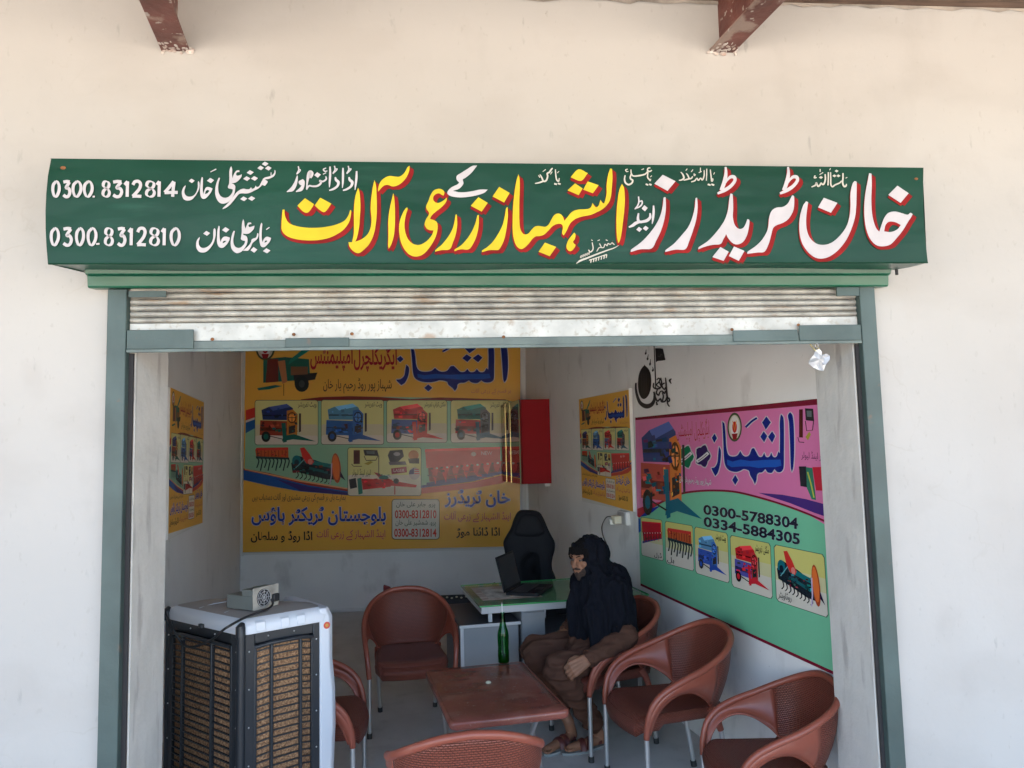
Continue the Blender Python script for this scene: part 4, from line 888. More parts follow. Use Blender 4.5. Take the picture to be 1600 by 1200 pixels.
    cv.text('خان ٹریڈرز', (695, 764, 797, 793), (28, 62, 164), (214, 200, 205), ow=.028, weight=.023)
    cv.text('اینڈ الشہباز کے زرعی آلات', (694, 799, 798, 816), (188, 54, 62), (216, 186, 160), ow=.014, weight=.006)
    cv.text('اڈا ڈائنا موڑ', (713, 823, 781, 841), (30, 26, 26), weight=.023)
    cv.begin('lettering')
    cv.rrect(612, 779.5, 687, 843, 5, (60, 54, 40)); cv.rrect(613, 780.5, 686, 842, 4.5, (214, 208, 196))
    cv.text('پرو. جابر علی خان', (619, 784, 680, 794), (52, 74, 44), weight=.006); cv.text('پرو. شمشیر علی خان', (618, 812, 681, 823), (52, 74, 44), weight=.006)
    cv.text('0300-8312810', (617, 797, 682, 810), (198, 52, 36), ar=False, weight=.026); cv.text('0300-8312814', (616, 826, 682, 839), (198, 52, 36), ar=False, weight=.026)
    cv.flush()
# back wall banner
YBB = YB - .028
bn = thing('wall_banner', 'big yellow printed banner filling the back wall, showing threshers and blue and red Urdu lettering', 'banner')
def mback(x, y): return ony(x, y, YBB)
mb = MB(); q = [mback(378.2, 863.2), mback(812.8, 853.8), mback(813.5, 520), mback(383.7, 520)]
mb.hexa([q[0], q[1], (q[1].x, YB - .004, q[1].z), (q[0].x, YB - .004, q[0].z), q[3], q[2], (q[2].x, YB - .004, q[2].z), (q[3].x, YB - .004, q[3].z)]); mb.build('backing_board', 'foam', bn)
for (xa, ya, xb, yb_) in ((377.0, 520, 377.0, 869), (817.3, 520, 819.0, 858)):
    a, b = mback(xa, ya), mback(xb, yb_); w = .017 if xa < 400 else .026
    mb = MB(); mb.hexa([(b.x - w, YBB - .012, b.z), (b.x + w, YBB - .012, b.z), (b.x + w, YB - .003, b.z), (b.x - w, YB - .003, b.z), (a.x - w, YBB - .012, a.z), (a.x + w, YBB - .012, a.z), (a.x + w, YB - .003, a.z), (a.x - w, YB - .003, a.z)])
    if xa < 400:
        for i in (0, 3): mb.v[i] = (mb.v[i][0] , mb.v[i][1], mb.v[i][2])
    mb.build('frame_strip', 'foam', bn)
a, b = mback(380, 865.5), mback(815, 856.5); mb = MB(); mb.hexa([(a.x, YBB - .010, a.z - .013), (b.x, YBB - .010, b.z - .013), (b.x, YB - .003, b.z - .013), (a.x, YB - .003, a.z - .013), (a.x, YBB - .010, a.z + .012), (b.x, YBB - .010, b.z + .012), (b.x, YB - .003, b.z + .012), (a.x, YB - .003, a.z + .012)])
mb.build('frame_strip', 'foam', bn)
yellow_design(Canvas(mback, (0, -1, 0), bn))
# two boards on the side walls carry the same design
A0, A1 = mback(384, 521), mback(813, 863)
def board(P, sgn, pxs, label, off=.036):
    """pxs: far/near corner pixels of the board"""
    th = thing('wall_board', label, 'board', group='yellow printed boards on the side walls')
    base = Vector(P) - NR * sgn * off
    C4 = [on(x, y, base, NR) for x, y in pxs]      # TL TR BR BL as read
    zt = (C4[0].z + C4[1].z) / 2; zb = (C4[2].z + C4[3].z) / 2; ya = (C4[0].y + C4[3].y) / 2; yb_ = (C4[1].y + C4[2].y) / 2
    xw = lambda y: base.x + .146 * (base.y - y)
    def mp(x, y):
        p = mback(x, y); u = (p.x - A0.x) / (A1.x - A0.x); v = (p.z - A1.z) / (A0.z - A1.z); u = min(max(u, 0), 1); v = min(max(v, 0), 1)
        yy = ya + (yb_ - ya) * u; return Vector((xw(yy), yy, zb + (zt - zb) * v))
    n = -NR * sgn; mb = MB(); q = [Vector((xw(ya), ya, zb)), Vector((xw(yb_), yb_, zb))]
    t = -n * .028
    mb.hexa([q[0], q[1], q[1] + t, q[0] + t] + [p + Vector((0, 0, zt - zb)) for p in (q[0], q[1], q[1] + t, q[0] + t)])
    mb.build('foam_core', 'foam', th, bevel=.001)
    yellow_design(Canvas(mp, n, th, 'printm'), False)
board(PRW, 1, ((905, 623), (984, 607), (988, 800), (909, 783)), 'yellow printed board on the right wall, above the socket and beside the pink banner')
board(PLW, -1, ((266, 608), (319, 624), (316, 815.5), (262.5, 846)), 'yellow printed board alone on the dim left wall')

# pink and green banner on the right wall
pb = thing('wall_banner', 'pink and green printed banner with phone numbers and five machine pictures on the right wall', 'banner')
pbase = PRW - NR * .012
def mpink(x, y): return on(x, y, pbase, NR)
BQ = [(992.5, 652.5), (1287.5, 622), (1319, 1062), (1001, 915)]
C4 = [mpink(*p) for p in BQ]; mb = MB(); t = NR * .009
mb.hexa([C4[3], C4[2], C4[2] + t, C4[3] + t, C4[0], C4[1], C4[1] + t, C4[0] + t]); mb.build('vinyl_sheet', 'foam', pb)
cv = Canvas(mpink, -NR, pb, 'print')
PK, GR, MR = (214, 118, 166), (116, 192, 154), (122, 26, 48)
cv.begin('print')
cv.poly(BQ, GR)
cv.poly([(992.5, 652.5), (1287.5, 622), (1297, 830), *CR1((1320,1160),(1200,1090),(1050,1035),(900,990),(760,958),(640,950),(520,952),(410,972),(300,1020),(220,1065),(160,1112),(142,1105))], PK)
cv.poly([(992.5, 652.5), (1287.5, 622), (1288, 631.5), (992.9, 656.5)], MR)
cv.poly([(1001, 911.3), (1318, 1056), (1319, 1062), (1001, 915)], MR)
cv.stroke(CR1((150,1110),(220,1062),(300,1016),(410,968),(520,950),(640,946),(760,955),(900,988),(1050,1033),(1200,1088),(1370,1160)), 3.2, MR)
cv.poly(CR1((900,960),(1050,972),(1200,1000),(1365,1045),(1370,1125),(1250,1085),(1100,1025)), (70, 44, 118))
cv.poly(CR1((144,1060),(220,1030),(290,1015),(240,1060),(160,1115),(146,1110)), (186, 40, 60)); cv.poly(CR1((160,1110),(220,1060),(290,1040),(240,1080),(200,1105)), (28, 52, 150)); cv.poly(CR1((150,1120),(164,1120),(166,1200),(152,1210)), (26, 84, 170))
cv.begin('lettering'); bigname(cv, lambda x, y: (960 + x / 4, 530 + y / 4), .25)
cv.text('ایگریکلچرل', CR1((500,505),(592,492),(597,632),(503,645)), (176, 26, 52), (214, 176, 190), ow=.014, weight=.004); cv.text('امپلیمنٹس', CR1((390,530),(488,512),(492,640),(393,645)), (176, 26, 52), (214, 176, 190), ow=.014, weight=.004)
cv.text('شہباز پور روڈ رحیم یار خان', CR1((405,848),(608,868),(606,928),(408,905)), (224, 218, 222), (84, 60, 84), ow=.025, weight=.012)
cv.text('0300-5788304', CR2((558,32),(1150,117),(1150,190),(558,95)), (34, 32, 52), (170, 190, 190), ar=False, weight=.03, ow=.012); cv.text('0334-5884305', CR2((560,107),(1162,215),(1162,287),(560,170)), (34, 32, 52), (170, 190, 190), ar=False, weight=.03, ow=.012)
cv.begin('picture'); thresher(cv, quadT(CR1((135,490),(545,455),(560,1175),(150,1130))), (50, 66, 122), (182, 78, 66), (216, 124, 60), (20, 100, 120), w=2)
cv.begin('picture'); badge(cv, quadT(CR1((706,462),(796,455),(800,636),(708,645))))
for x, c_ in ((455, (22, 112, 76)), (560, (50, 30, 84))):
    cv.begin('picture'); P = []
    for k in range(20): a = 2 * math.pi * k / 20; r = 1 + .13 * math.cos(5 * a); P.append((x + 50 * r * math.cos(a) - 6, 735 + 72 * r * math.sin(a) - (x - 455) * .05))
    cv.poly(CR1(*[(a + 0, b) for a, b in P]), (196, 190, 196)); cv.poly(CR1(*[(x - 6 + (a - x + 6) * .87, 735 + (b - 735) * .9) for a, b in P]), c_); cv.stroke(CR1((x - 44, 765), (x - 10, 742), (x + 28, 710)), 5, (214, 210, 212)); cv.stroke(CR1((x - 36, 762), (x - 8, 742), (x + 20, 718)), 1.2, (90, 70, 90), False)
clutter(cv, quadT(CR1((135,490),(545,455),(560,1175),(150,1130))), .14, .20, .52, .42, [(50, 66, 122), (30, 90, 110), (60, 36, 60)], 14, .035); clutter(cv, quadT(CR1((135,490),(545,455),(560,1175),(150,1130))), .10, .49, .46, .75, [(182, 78, 66), (210, 120, 60), (60, 40, 60)], 16, .032)
cv.begin('picture'); accessories(cv, quadT(CR1((1140,420),(1400,405),(1405,690),(1140,660)))); cv.text('لیزر لینڈ لیولر', CR1((1170,695),(1320,705),(1325,765),(1170,755)), (90, 50, 80), weight=.004)
cv.poly(CR1((1155,795),(1200,795),(1205,925),(1165,918)), (36, 38, 46)); cv.poly(CR1((1200,800),(1240,805),(1262,1005),(1235,1000),(1205,930)), (52, 120, 96)); cv.poly(CR1((1240,800),(1380,795),(1380,950),(1262,945)), (196, 40, 60)); cv.stroke(CR1((1210,830),(1230,900),(1250,990)), 2.0, (190, 196, 70), False)
PQ = [((165,110),(300,130),(308,388),(170,350)), ((316,135),(492,165),(500,452),(322,402)), ((500,170),(710,212),(722,528),(508,462)), ((722,222),(978,275),(992,628),(735,545)), ((996,280),(1315,345),(1342,745),(1012,635))]
for k, q in enumerate(PQ):
    cv.begin('picture'); T = quadT(CR2(*q)); rr = [(.0,.05),(.04,.0),(.96,.0),(1,.05),(1,.95),(.96,1),(.04,1),(0,.95)]
    cv.poly(U(T, *rr), (76, 110, 92)); T2 = lambda u, v, T=T: T(.015 + u * .97, .012 + v * .976)
    cv.poly(U(T2, *rr), (206, 202, 118)); cv.poly([T2(*p) for p in ((0,.38),(1,.38),(1,.95),(.96,1),(.04,1),(0,.95))], (206, 203, 158)); cv.poly([T2(*p) for p in ((0,.62),(1,.62),(1,.95),(.96,1),(.04,1),(0,.95))], (212, 208, 196))
    T3 = lambda u, v, T=T2: T(.03 + u * .94, .06 + v * .86)
    if k == 0: seeder(cv, lambda u, v, T=T3: T(u, .0 + v * .75), (190, 30, 48), w=.6)
    elif k == 1: cultivator(cv, lambda u, v, T=T3: T(u, .08 + v * .78))
    elif k == 2: thresher(cv, T3, (84, 140, 184), (50, 84, 176), (60, 112, 190), (40, 76, 170), w=1)
    elif k == 3: thresher(cv, T3, (196, 36, 42), (84, 84, 168), (190, 50, 56), (210, 44, 56), w=1)
    else: rotavator(cv, T3, w=1.2)
    tq = {0: ((.6,.82),(.95,.82),(.95,.98),(.6,.98)), 1: ((.05,.82),(.3,.82),(.3,.98),(.05,.98)), 2: ((.64,.04),(.96,.04),(.96,.2),(.64,.2)), 3: ((.62,.05),(.97,.05),(.97,.23),(.62,.23)), 4: ((.04,.80),(.30,.80),(.30,.96),(.04,.96))}[k]
    cv.text(['ڈرل', 'ہل', 'ویٹ تھریشر', 'مکئی تھریشر', 'روٹاویٹر'][k], U(T2, *tq), (50, 48, 44), weight=.004)
cv.flush()

# black calligraphic emblem painted on the right wall
em = thing('wall_emblem', 'black painted flag and dome emblem on the wall above the pink banner', 'emblem')
cv = Canvas(lambda x, y: on(x, y, PRW - NR * .002, NR), -NR, em, 'printm'); EC = cr(980, 535, 10.91); BK = (24, 20, 22)
cv.begin('dome'); cv.poly(EC((295,375),(310,400),(345,430),(380,480),(405,560),(412,680),(402,790),(375,880),(335,940),(285,965),(240,940),(205,870),(187,770),(186,660),(200,550),(230,470),(268,415),(285,400)), BK, True)
for k in range(4): cv.stroke(EC((250 + k * 28, 520), (245 + k * 28, 700), (258 + k * 26, 860)), .5, (62, 58, 60))
cv.begin('flag'); cv.poly(EC((478,100),(560,100),(612,108),(632,200),(655,300),(590,312),(520,318),(492,338)), BK); cv.stroke(EC((520,230),(560,240),(580,200),(600,220)), .7, (96, 92, 92)); cv.stroke(EC((460,65),(470,300),(482,560),(488,800)), 1.6, BK, False); cv.ell(*EC((460,72))[0], 1.0, 1.2, BK)
cv.begin('script'); cv.stroke(EC((150,690,.6),(150,800,.8),(175,920,1),(225,1030,1.3),(320,1088,1.7),(410,1065,1.5),(460,990,1.1),(470,900,.9),(455,840,.6)), 4.2, BK)
for p in ((325,120,318,205,300,195),(362,205,350,300,330,258),(400,285,392,390,365,345),(436,415,440,495,420,490)): cv.stroke(EC((p[0],p[1],.5),(p[2]+4,(p[1]+p[3])/2,1),(p[2],p[3]-20,2.2),(p[2]-6,p[3]+4,.8)), 1.4, BK)
for s_ in (((505,640,.8),(540,610,1),(560,640,1),(530,690,1),(500,720,1),(540,760,1),(575,770,1)), ((575,600,.8),(590,690,1.2),(600,760,1.2),(640,800,1.2),(660,760,1)), ((655,600,.8),(665,700,1.2),(675,850,1.3),(690,950,1.3),(715,950,1.2),(725,990,1.2),(700,1010,1),(685,970,1),(695,1050,1.2),(725,1095,1)),
           ((455,690,1),(450,760,1.2),(500,790,1.3),(560,780,1.2),(600,720,1),(640,690,1)), ((520,800,1),(500,860,1.3),(540,900,1.3),(560,850,1),(600,830,1),(640,870,1.2),(655,820,1)), ((460,840,1),(480,930,1.3),(520,1000,1.4),(570,960,1.2),(590,1010,1.4),(650,1000,1.3),(680,930,1)), ((500,1010,1),(515,1070,1.6)), ((760,618,.6),(728,650,1.6),(755,705,.6)), ((600,850,.8),(620,920,1.2),(600,1010,1.2)), ((545,660,1),(580,740,1.2))):
    cv.stroke(EC(*s_), 2.0, BK)
cv.flush()

# red glossy cabinet in the far right corner
rc = thing('wall_cabinet', 'glossy red wall cabinet with brass strips in the far right corner', 'cabinet')
ya, yb_ = 7.70, 8.60; x_l = ony(815, 690, ya).x; z0 = 1.40; z1 = 2.262
xr_ = wx(PRW, ya) - .004; xr2 = wx(PRW, yb_) - .004; xl2 = x_l - .146 * (yb_ - ya)
mb = MB(); mb.hexa([(x_l + .004, ya, z0), (xr_, ya, z0), (xr2, yb_, z0), (xl2 + .004, yb_, z0), (x_l + .004, ya, z1), (xr_, ya, z1), (xr2, yb_, z1), (xl2 + .004, yb_, z1)]); mb.build('carcass', 'redcab', rc, bevel=.002)
n_ = -NR
for k, (a, b) in enumerate(((0, .5), (.505, 1))):
    P = []
    for zz in (z0, z1):
        for off in (0, .012):
            for t in ((a, b) if off == 0 else (b, a)):
                yy = ya + (yb_ - ya) * t; P.append(Vector((x_l + (xl2 - x_l) * t, yy, zz)) + n_ * (off + .001))
    mb = MB(); mb.hexa(P); mb.build('door', 'redgloss', rc, bevel=.001)
for t, w, m_ in ((.01, .020, 'greentrim'), (.035, .004, 'brass'), (.49, .004, 'brass'), (.75, .002, 'brass')):
    yy = ya + (yb_ - ya) * t; p = Vector((x_l + (xl2 - x_l) * t, yy, 0)) + n_ * .0145; mb = MB()
    q = p + Vector((-.146, 1, 0)) * w
    mb.hexa([(p.x, p.y, z0), (q.x, q.y, z0), (q.x - .003, q.y, z0), (p.x - .003, p.y, z0), (p.x, p.y, z1), (q.x, q.y, z1), (q.x - .003, q.y, z1), (p.x - .003, p.y, z1)]); mb.build('trim_strip', m_, rc)
mb = MB(); slab(mb, xr_ - .07, xr_ - .01, ya + .01, ya + .06, z0 - .03, z0 - .001); mb.build('bracket', 'foam', rc)

# socket with plug and cable
so = thing('wall_socket', 'white socket box on the right wall below the yellow board', 'socket')
rz = math.atan2(.146, 1)
def onright(x, y, off=0): return on(x, y, PRW - NR * off, NR)
c = onright(975, 809, .02); rot = Matrix.Rotation(rz, 3, 'Z')
mb = MB(); mb.box(c, (.035, .17, .10), rot); mb.build('box', 'white', so, bevel=.004)
mb = MB(); mb.box(c - NR * .021, (.006, .15, .085), rot); mb.build('face_plate', 'silver', so, bevel=.001)
pg = thing('charger_plug', 'cream charger plugged into the wall socket with a thin black cable', 'plug')
c2 = onright(963, 812, .07); mb = MB(); mb.box(c2, (.06, .08, .06), rot); mb.build('body', 'yellowed', pg, bevel=.008)
mb = MB(); mb.box(c2 + Vector((-.03, .03, -.02)), (.04, .05, .04), rot); mb.build('pin_adapter', 'white', pg, bevel=.006)
mb = MB(); mb.tube(crom([onright(958, 808, .09), onright(948, 808, .07), onright(941, 820, .02), onright(941, 832, .012), onright(944, 842, .012), onright(948, 852, .012), onright(946, 866, .012), onright(947, 885, .012), onright(950, 915, .012)], 5), .004, 6); mb.build('cable', 'wire', pg, smooth=True)
# ================================================================== FURNITURE
def chair(name, loc, rz, label, sc=1.0):
    t = thing(name, label, 'chair', loc, rz, 'reddish brown plastic chairs with metal legs'); return t
RIM = [(0,.315,.800),(.10,.310,.790),(.19,.272,.757),(.255,.19,.710),(.288,.06,.655),(.296,-.07,.610),(.292,-.16,.565),(.283,-.215,.505),(.274,-.240,.430),(.268,-.246,.355)]
LOW = [(0,.215,.430),(.08,.213,.430),(.150,.195,.432),(.195,.150,.440),(.220,.095,.495),(.252,.02,.540),(.274,-.06,.550),(.278,-.135,.520),(.272,-.190,.460),(.263,-.226,.370)]
_ch = {}
def chair_meshes():
    rim = crom(RIM, 5); low = crom(LOW, 5); n = len(rim)
    full_r = [Vector((-p.x, p.y, p.z)) for p in reversed(rim[1:])] + rim; full_l = [Vector((-p.x, p.y, p.z)) for p in reversed(low[1:])] + low
    NVV = 9; m = len(full_r)
    def shell(i0, i1, name, m_):
        V, UV, Fc = [], [], []; L = 0
        cols = list(range(i0, i1 + 1))
        for j in range(NVV + 1):
            L = 0
            for q, i in enumerate(cols):
                if q: L += (full_r[i] - full_r[i - 1]).length
                t = j / NVV; p = full_l[i].lerp(full_r[i], t); d = Vector((p.x, p.y - .0, 0)); d = d.normalized() if d.length > 0 else Vector((0, 1, 0))
                p = p + d * (.020 * math.sin(math.pi * t)); V.append(p); UV.append((L, p.z))
        w = len(cols)
        for j in range(NVV):
            for q in range(w - 1): Fc.append((j * w + q, j * w + q + 1, (j + 1) * w + q + 1, (j + 1) * w + q))
        mb = MB(); mb.add(V, Fc, UV); o = mb.build(name, m_, None, smooth=True, autosmooth=80)
        s = o.modifiers.new('thick', 'SOLIDIFY'); s.thickness = .007; s.offset = 0; return o
    c = n - 1
    parts = []
    parts.append(shell(c - 17, c + 17, 'backrest', 'chair_weave'))
    for a, b in ((0, c - 17), (c + 17, m - 1)): parts.append(shell(a, b, 'arm_panel', 'chair'))
    mb = MB(); rr = []
    for i in range(m): z = full_r[i].z; rr.append(.0165 if z > .5 else .0155)
    mb.tube(full_r, rr, 10, flat=1.0); parts.append(mb.build('arm_rim', 'chair', smooth=True, autosmooth=80))
    # arch edge round the side holes
    for sgn in (-1, 1):
        mb = MB(); P = [Vector((sgn * p.x, p.y, p.z)) for p in low[15:]]; mb.tube(P, .006, 6); parts.append(mb.build('arm_edge', 'chair', smooth=True, autosmooth=80))
    # seat: dished woven pan with a rolled front
    def hw(y): return .225 - .03 * ((y + .25) / .47) if y > -.16 else .225 - .05 * ((-.16 - y) / .09) ** 2 * .6
    V, UV, Fc = [], [], []; NX, NY = 18, 18
    for j in range(NY + 1):
        y = -.262 + .480 * j / NY
        for i in range(NX + 1):
            u = i / NX * 2 - 1; yy = y - (.022 * (1 - u * u) if j < 3 else 0) * (1 - j / 3 if j < 3 else 0)
            x = u * hw(y) * (1 if y < .1 else 1 - .25 * ((y - .1) / .12) ** 2)
            z = .447 - .018 * (1 - u * u) * (1 - ((y + .02) / .25) ** 2 if abs(y + .02) < .25 else 0) - (.030 * ((-.20 - y) / .062) ** 2 if y < -.20 else 0)
            V.append((x, yy, z)); UV.append((x, yy))
    w = NX + 1
    for j in range(NY):
        for i in range(NX): Fc.append((j * w + i, j * w + i + 1, (j + 1) * w + i + 1, (j + 1) * w + i))
    mb = MB(); mb.add(V, Fc, UV); o = mb.build('seat', 'chair_weave', smooth=True, autosmooth=80); s = o.modifiers.new('thick', 'SOLIDIFY'); s.thickness = .007; parts.append(o)
    # apron hanging from the seat edge
    edge = [Vector(V[i]) for i in range(w)] + [Vector(V[j * w + NX]) for j in range(1, NY + 1)] + [Vector(V[NY * w + i]) for i in range(NX - 1, -1, -1)] + [Vector(V[j * w]) for j in range(NY - 1, 0, -1)]
    A, B, Cc_, UV2 = [], [], [], []; L = 0; k = len(edge)
    for q, p in enumerate(edge):
        if q: L += (p - edge[q - 1]).length
        dep = .075 if p.y < -.15 else .05
        out = Vector((p.x, p.y + .02, 0)).normalized()
        A.append(p + Vector((0, 0, .001))); B.append(p + out * .012 + Vector((0, 0, -dep * .45))); Cc_.append(p + out * .006 + Vector((0, 0, -dep)))
        UV2.append(L)
    A.append(A[0]); B.append(B[0]); Cc_.append(Cc_[0]); UV2.append(L + .02); k += 1
    mb = MB(); mb.add(A + B + Cc_, [(i + j * k, i + 1 + j * k, i + 1 + (j + 1) * k, i + (j + 1) * k) for j in range(2) for i in range(k - 1)], [(a, 0) for a in UV2] + [(a, .04) for a in UV2] + [(a, .08) for a in UV2])
    o = mb.build('apron', 'chair_weave', smooth=True, autosmooth=80); s = o.modifiers.new('thick', 'SOLIDIFY'); s.thickness = .006; parts.append(o)
    # legs: plastic socket + aluminium tube + rubber tip
    for sx in (-1, 1):
        mb = MB(); mb.tube([(sx * .268, -.246, .372), (sx * .268, -.246, .012)], .0125, 10); l = mb.build('leg', 'alu', smooth=True)
        mb = MB(); mb.tube([(sx * .268, -.246, .032), (sx * .268, -.246, .001)], .0165, 10); mb.build('rubber_tip', 'rubber', l, smooth=True); parts.append(l)
        mb = MB(); mb.tube([(sx * .200, .130, .445), (sx * .205, .160, .40), (sx * .203, .185, .330)], [.024, .020, .0165], 10); parts.append(mb.build('leg_socket', 'chair', smooth=True))
        mb = MB(); mb.tube([(sx * .203, .185, .335), (sx * .186, .228, .012)], .0125, 10); l = mb.build('leg', 'alu', smooth=True)
        mb = MB(); mb.tube([(sx * .187, .225, .032), (sx * .186, .229, .001)], .0165, 10); mb.build('rubber_tip', 'rubber', l, smooth=True); parts.append(l)
    return parts
proto = chair_meshes(); used = [False]
def put_chair(loc, deg, label, s=1):
    t = thing('plastic_chair', label, 'chair', (loc[0], loc[1], 0), R(deg), 'reddish brown plastic chairs with metal legs'); t.scale = (s, s, s)
    for p in proto:
        if not used[0]: p.parent = t; continue
        c = p.copy(); COL.objects.link(c); c.parent = t
        for g in p.children: d = g.copy(); COL.objects.link(d); d.parent = c
    used[0] = True; return t
put_chair((-.300, 5.155), 7.5, 'empty brown plastic chair facing the doorway, left of the grey desk')
put_chair((-.745, 4.05), 91, 'brown plastic chair mostly hidden behind the air cooler')
put_chair((.030, 2.985), 184, 'brown plastic chair in the doorway seen from behind, below the table', .98)
put_chair((.905, 4.67), -73, 'brown plastic chair under the seated man')
put_chair((1.100, 3.99), -80, 'empty brown plastic chair in the middle of the row along the right wall')
put_chair((1.350, 3.315), -92, 'brown plastic chair nearest the right door jamb, cut off by it', .90)
mb = MB(); c = ony(604, 918, 5.52); rg = thing('red_cloth', 'small dark red cloth poking up behind the left rear chair', 'cloth')
mb.hexa([(c.x - .03, 5.50, c.z - .12), (c.x + .05, 5.50, c.z - .12), (c.x + .05, 5.53, c.z - .12), (c.x - .03, 5.53, c.z - .12), (c.x - .02, 5.49, c.z + .02), (c.x + .03, 5.50, c.z + .005), (c.x + .03, 5.52, c.z + .005), (c.x - .02, 5.52, c.z + .025)])
mb.v[0] = (mb.v[0][0], 5.45, .45); mb.v[1] = (mb.v[1][0], 5.45, .45); mb.v[2] = (mb.v[2][0], 5.47, .45); mb.v[3] = (mb.v[3][0], 5.47, .45)
mb.build('fold', mat('dark_red_cloth', (.12, .015, .015), .9), rg, bevel=.006)

# table
RZT = R(9.5); tb = thing('plastic_table', 'low reddish brown plastic table with folding metal legs in the middle of the room', 'table', (.180, 3.985, 0), RZT)
TW, TD, TH = .565, .86, .54
mb = MB(); prof = [(0, -.002), (.004, .0), (.012, -.003), (.016, -.012), (.016, -.030), (.010, -.038), (.0, -.038)]
rs = []
for e, z in [(-.05, .0), (-.004, .0), (0, -.003), (.006, -.001), (.014, -.006), (.017, -.016), (.015, -.034), (.009, -.042), (-.01, -.042)]:
    w, d = TW / 2 + e - .015, TD / 2 + e - .015; r = .03; ring = []
    for cx, cy, a in ((w - r, -d + r, -90), (w - r, d - r, 0), (-w + r, d - r, 90), (-w + r, -d + r, 180)):
        for k in range(5): q = R(a + k * 22.5); ring.append(Vector((cx + r * math.cos(q), cy + r * math.sin(q), TH + z)))
    rs.append(ring)
mb.rings(rs); mb.build('tabletop', 'tabletop', tb, smooth=True, autosmooth=30)
for sy in (-1, 1):
    y0, y1 = (-.30, .26) if sy < 0 else (.28, -.24)
    for sx in (-1, 1):
        off = .018 * sy; mb = MB(); mb.tube([(sx * (.20 + off), y0 * .9, TH - .045), (sx * (.215 + off), y1, .012)], .0115, 10); l = mb.build('leg', 'alu', tb, smooth=True)
        mb = MB(); mb.tube([(sx * (.215 + off), y1, .03), (sx * (.215 + off), y1 * 1.003, .001)], .016, 10); mb.build('rubber_tip', 'rubber', l, smooth=True)
    mb = MB(); mb.tube([(-.215, y0 * .45 + y1 * .55, TH * .42), (.215, y0 * .45 + y1 * .55, TH * .42)], .009, 8); mb.build('stretcher', 'alu', tb, smooth=True)
# bottle with straw
bp = onz(787, 1035, TH); bo = thing('glass_bottle', 'green glass soft drink bottle with a straw, on the plastic table', 'bottle', (bp.x, bp.y, TH))
prof = [(.002, .001), (.026, .001), (.029, .006), (.029, .055), (.0275, .075), (.029, .10), (.0295, .135), (.027, .155), (.019, .180), (.0135, .205), (.0115, .235), (.0125, .240), (.0125, .248), (.0105, .250)]
S_ = 1.12; mb = MB(); mb.lathe([(r * S_, z * S_) for r, z in prof], (0, 0, 0), 24, cap=False); o = mb.build('body', 'bottle', bo, smooth=True, autosmooth=80)
mb = MB(); mb.lathe([(.002, .004), (.026, .005), (.0275, .02), (.0275, .05), (.001, .05)], (0, 0, 0), 20); mb.build('drink', mat('green_drink', (.01, .10, .03), .1), bo, smooth=True)
mb = MB(); mb.tube([(.006, 0, .02), (-.003, .002, .335)], .0028, 6); mb.build('straw', 'white', bo, smooth=True)
mb = MB(); mb.lathe([(.0305, .075), (.0305, .115), (.030, .115)], (0, 0, 0), 20, cap=False)
cp = onz(763, 1067, TH); kp = thing('bottle_cap', 'tiny pale bottle cap lying on the plastic table', 'bottle cap', (cp.x, cp.y, TH))
mb = MB(); mb.lathe([(.001, .008), (.010, .008), (.013, .005), (.015, .001)], (0, 0, 0), 14); mb.build('cap', 'yellowed', kp, smooth=True)

# desk
RD = R(8.3); DL, DD, DZ = 1.16, .79, .755
dk = thing('office_desk', 'grey office desk with green glass top and cabinet before the black office chair', 'desk', (.163, 4.96, 0), RD)
def dbox(name, x0, x1, y0, y1, z0, z1, m_, bev=.002):
    mb = MB(); slab(mb, x0, x1, y0, y1, z0, z1); return mb.build(name, m_, dk, bevel=bev)
dbox('desktop', .012, DL - .012, .012, DD - .01, .700, .744, 'deskedge')
gl = dbox('glass_top', 0, DL, 0, DD, .7465, .7545, 'deskglass', .002)
mb = MB(); slab(mb, .014, DL - .014, .014, DD - .012, .7443, .7455); mb.build('green_felt', mat('desk_green_sheet', (.24, .42, .27), .8, var=.2, vscale=6), dk)
for x in (.06, .42, 1.08): dbox('spacer_post', x, x + .025, .03, .055, .642, .6995, 'deskedge')
dbox('side_cabinet_top', -.135, .262, -.005, .70, .625, .642, 'deskdark'); dbox('side_cabinet_edge', -.137, .264, -.012, -.0055, .623, .643, 'deskedge')
dbox('side_cabinet', -.125, .252, .01, .69, .03, .6245, 'deskgrey'); dbox('edge_strip', -.13, -.108, -.002, .0095, .03, .6225, 'deskedge')
dbox('pedestal', .275, .435, .022, .72, .02, .6990, 'deskgrey')
dr = dbox('pedestal_door', .278, .432, .008, .0215, .04, .690, 'deskgrey')
mb = MB(); mb.ell((.415, .0, .53), (.010, .012, .010), n=10, m=6); mb.build('knob', 'alu', dr, smooth=True)
dbox('shelf', .436, 1.05, .06, .6, .515, .533, 'deskgrey'); dbox('modesty_panel', .436, 1.05, .62, .64, .10, .695, 'deskdark'); dbox('end_panel', 1.07, 1.10, .03, .72, .02, .699, 'deskgrey')
for a in ((0, DL, -.003, -.0005), (0, DL, DD + .0005, DD + .003)):
    mb = MB(); slab(mb, a[0], a[1], a[2], a[3], .7455, .7560); mb.build('glass_edge', mat('glass_edge_green', (.05, .30, .10), .2), dk)
for a in (-.003, DL + .0005):
    mb = MB(); slab(mb, a, a + .0025, 0, DD, .7455, .7560); mb.build('glass_edge', mat('glass_edge_green', (.05, .30, .10), .2), dk)
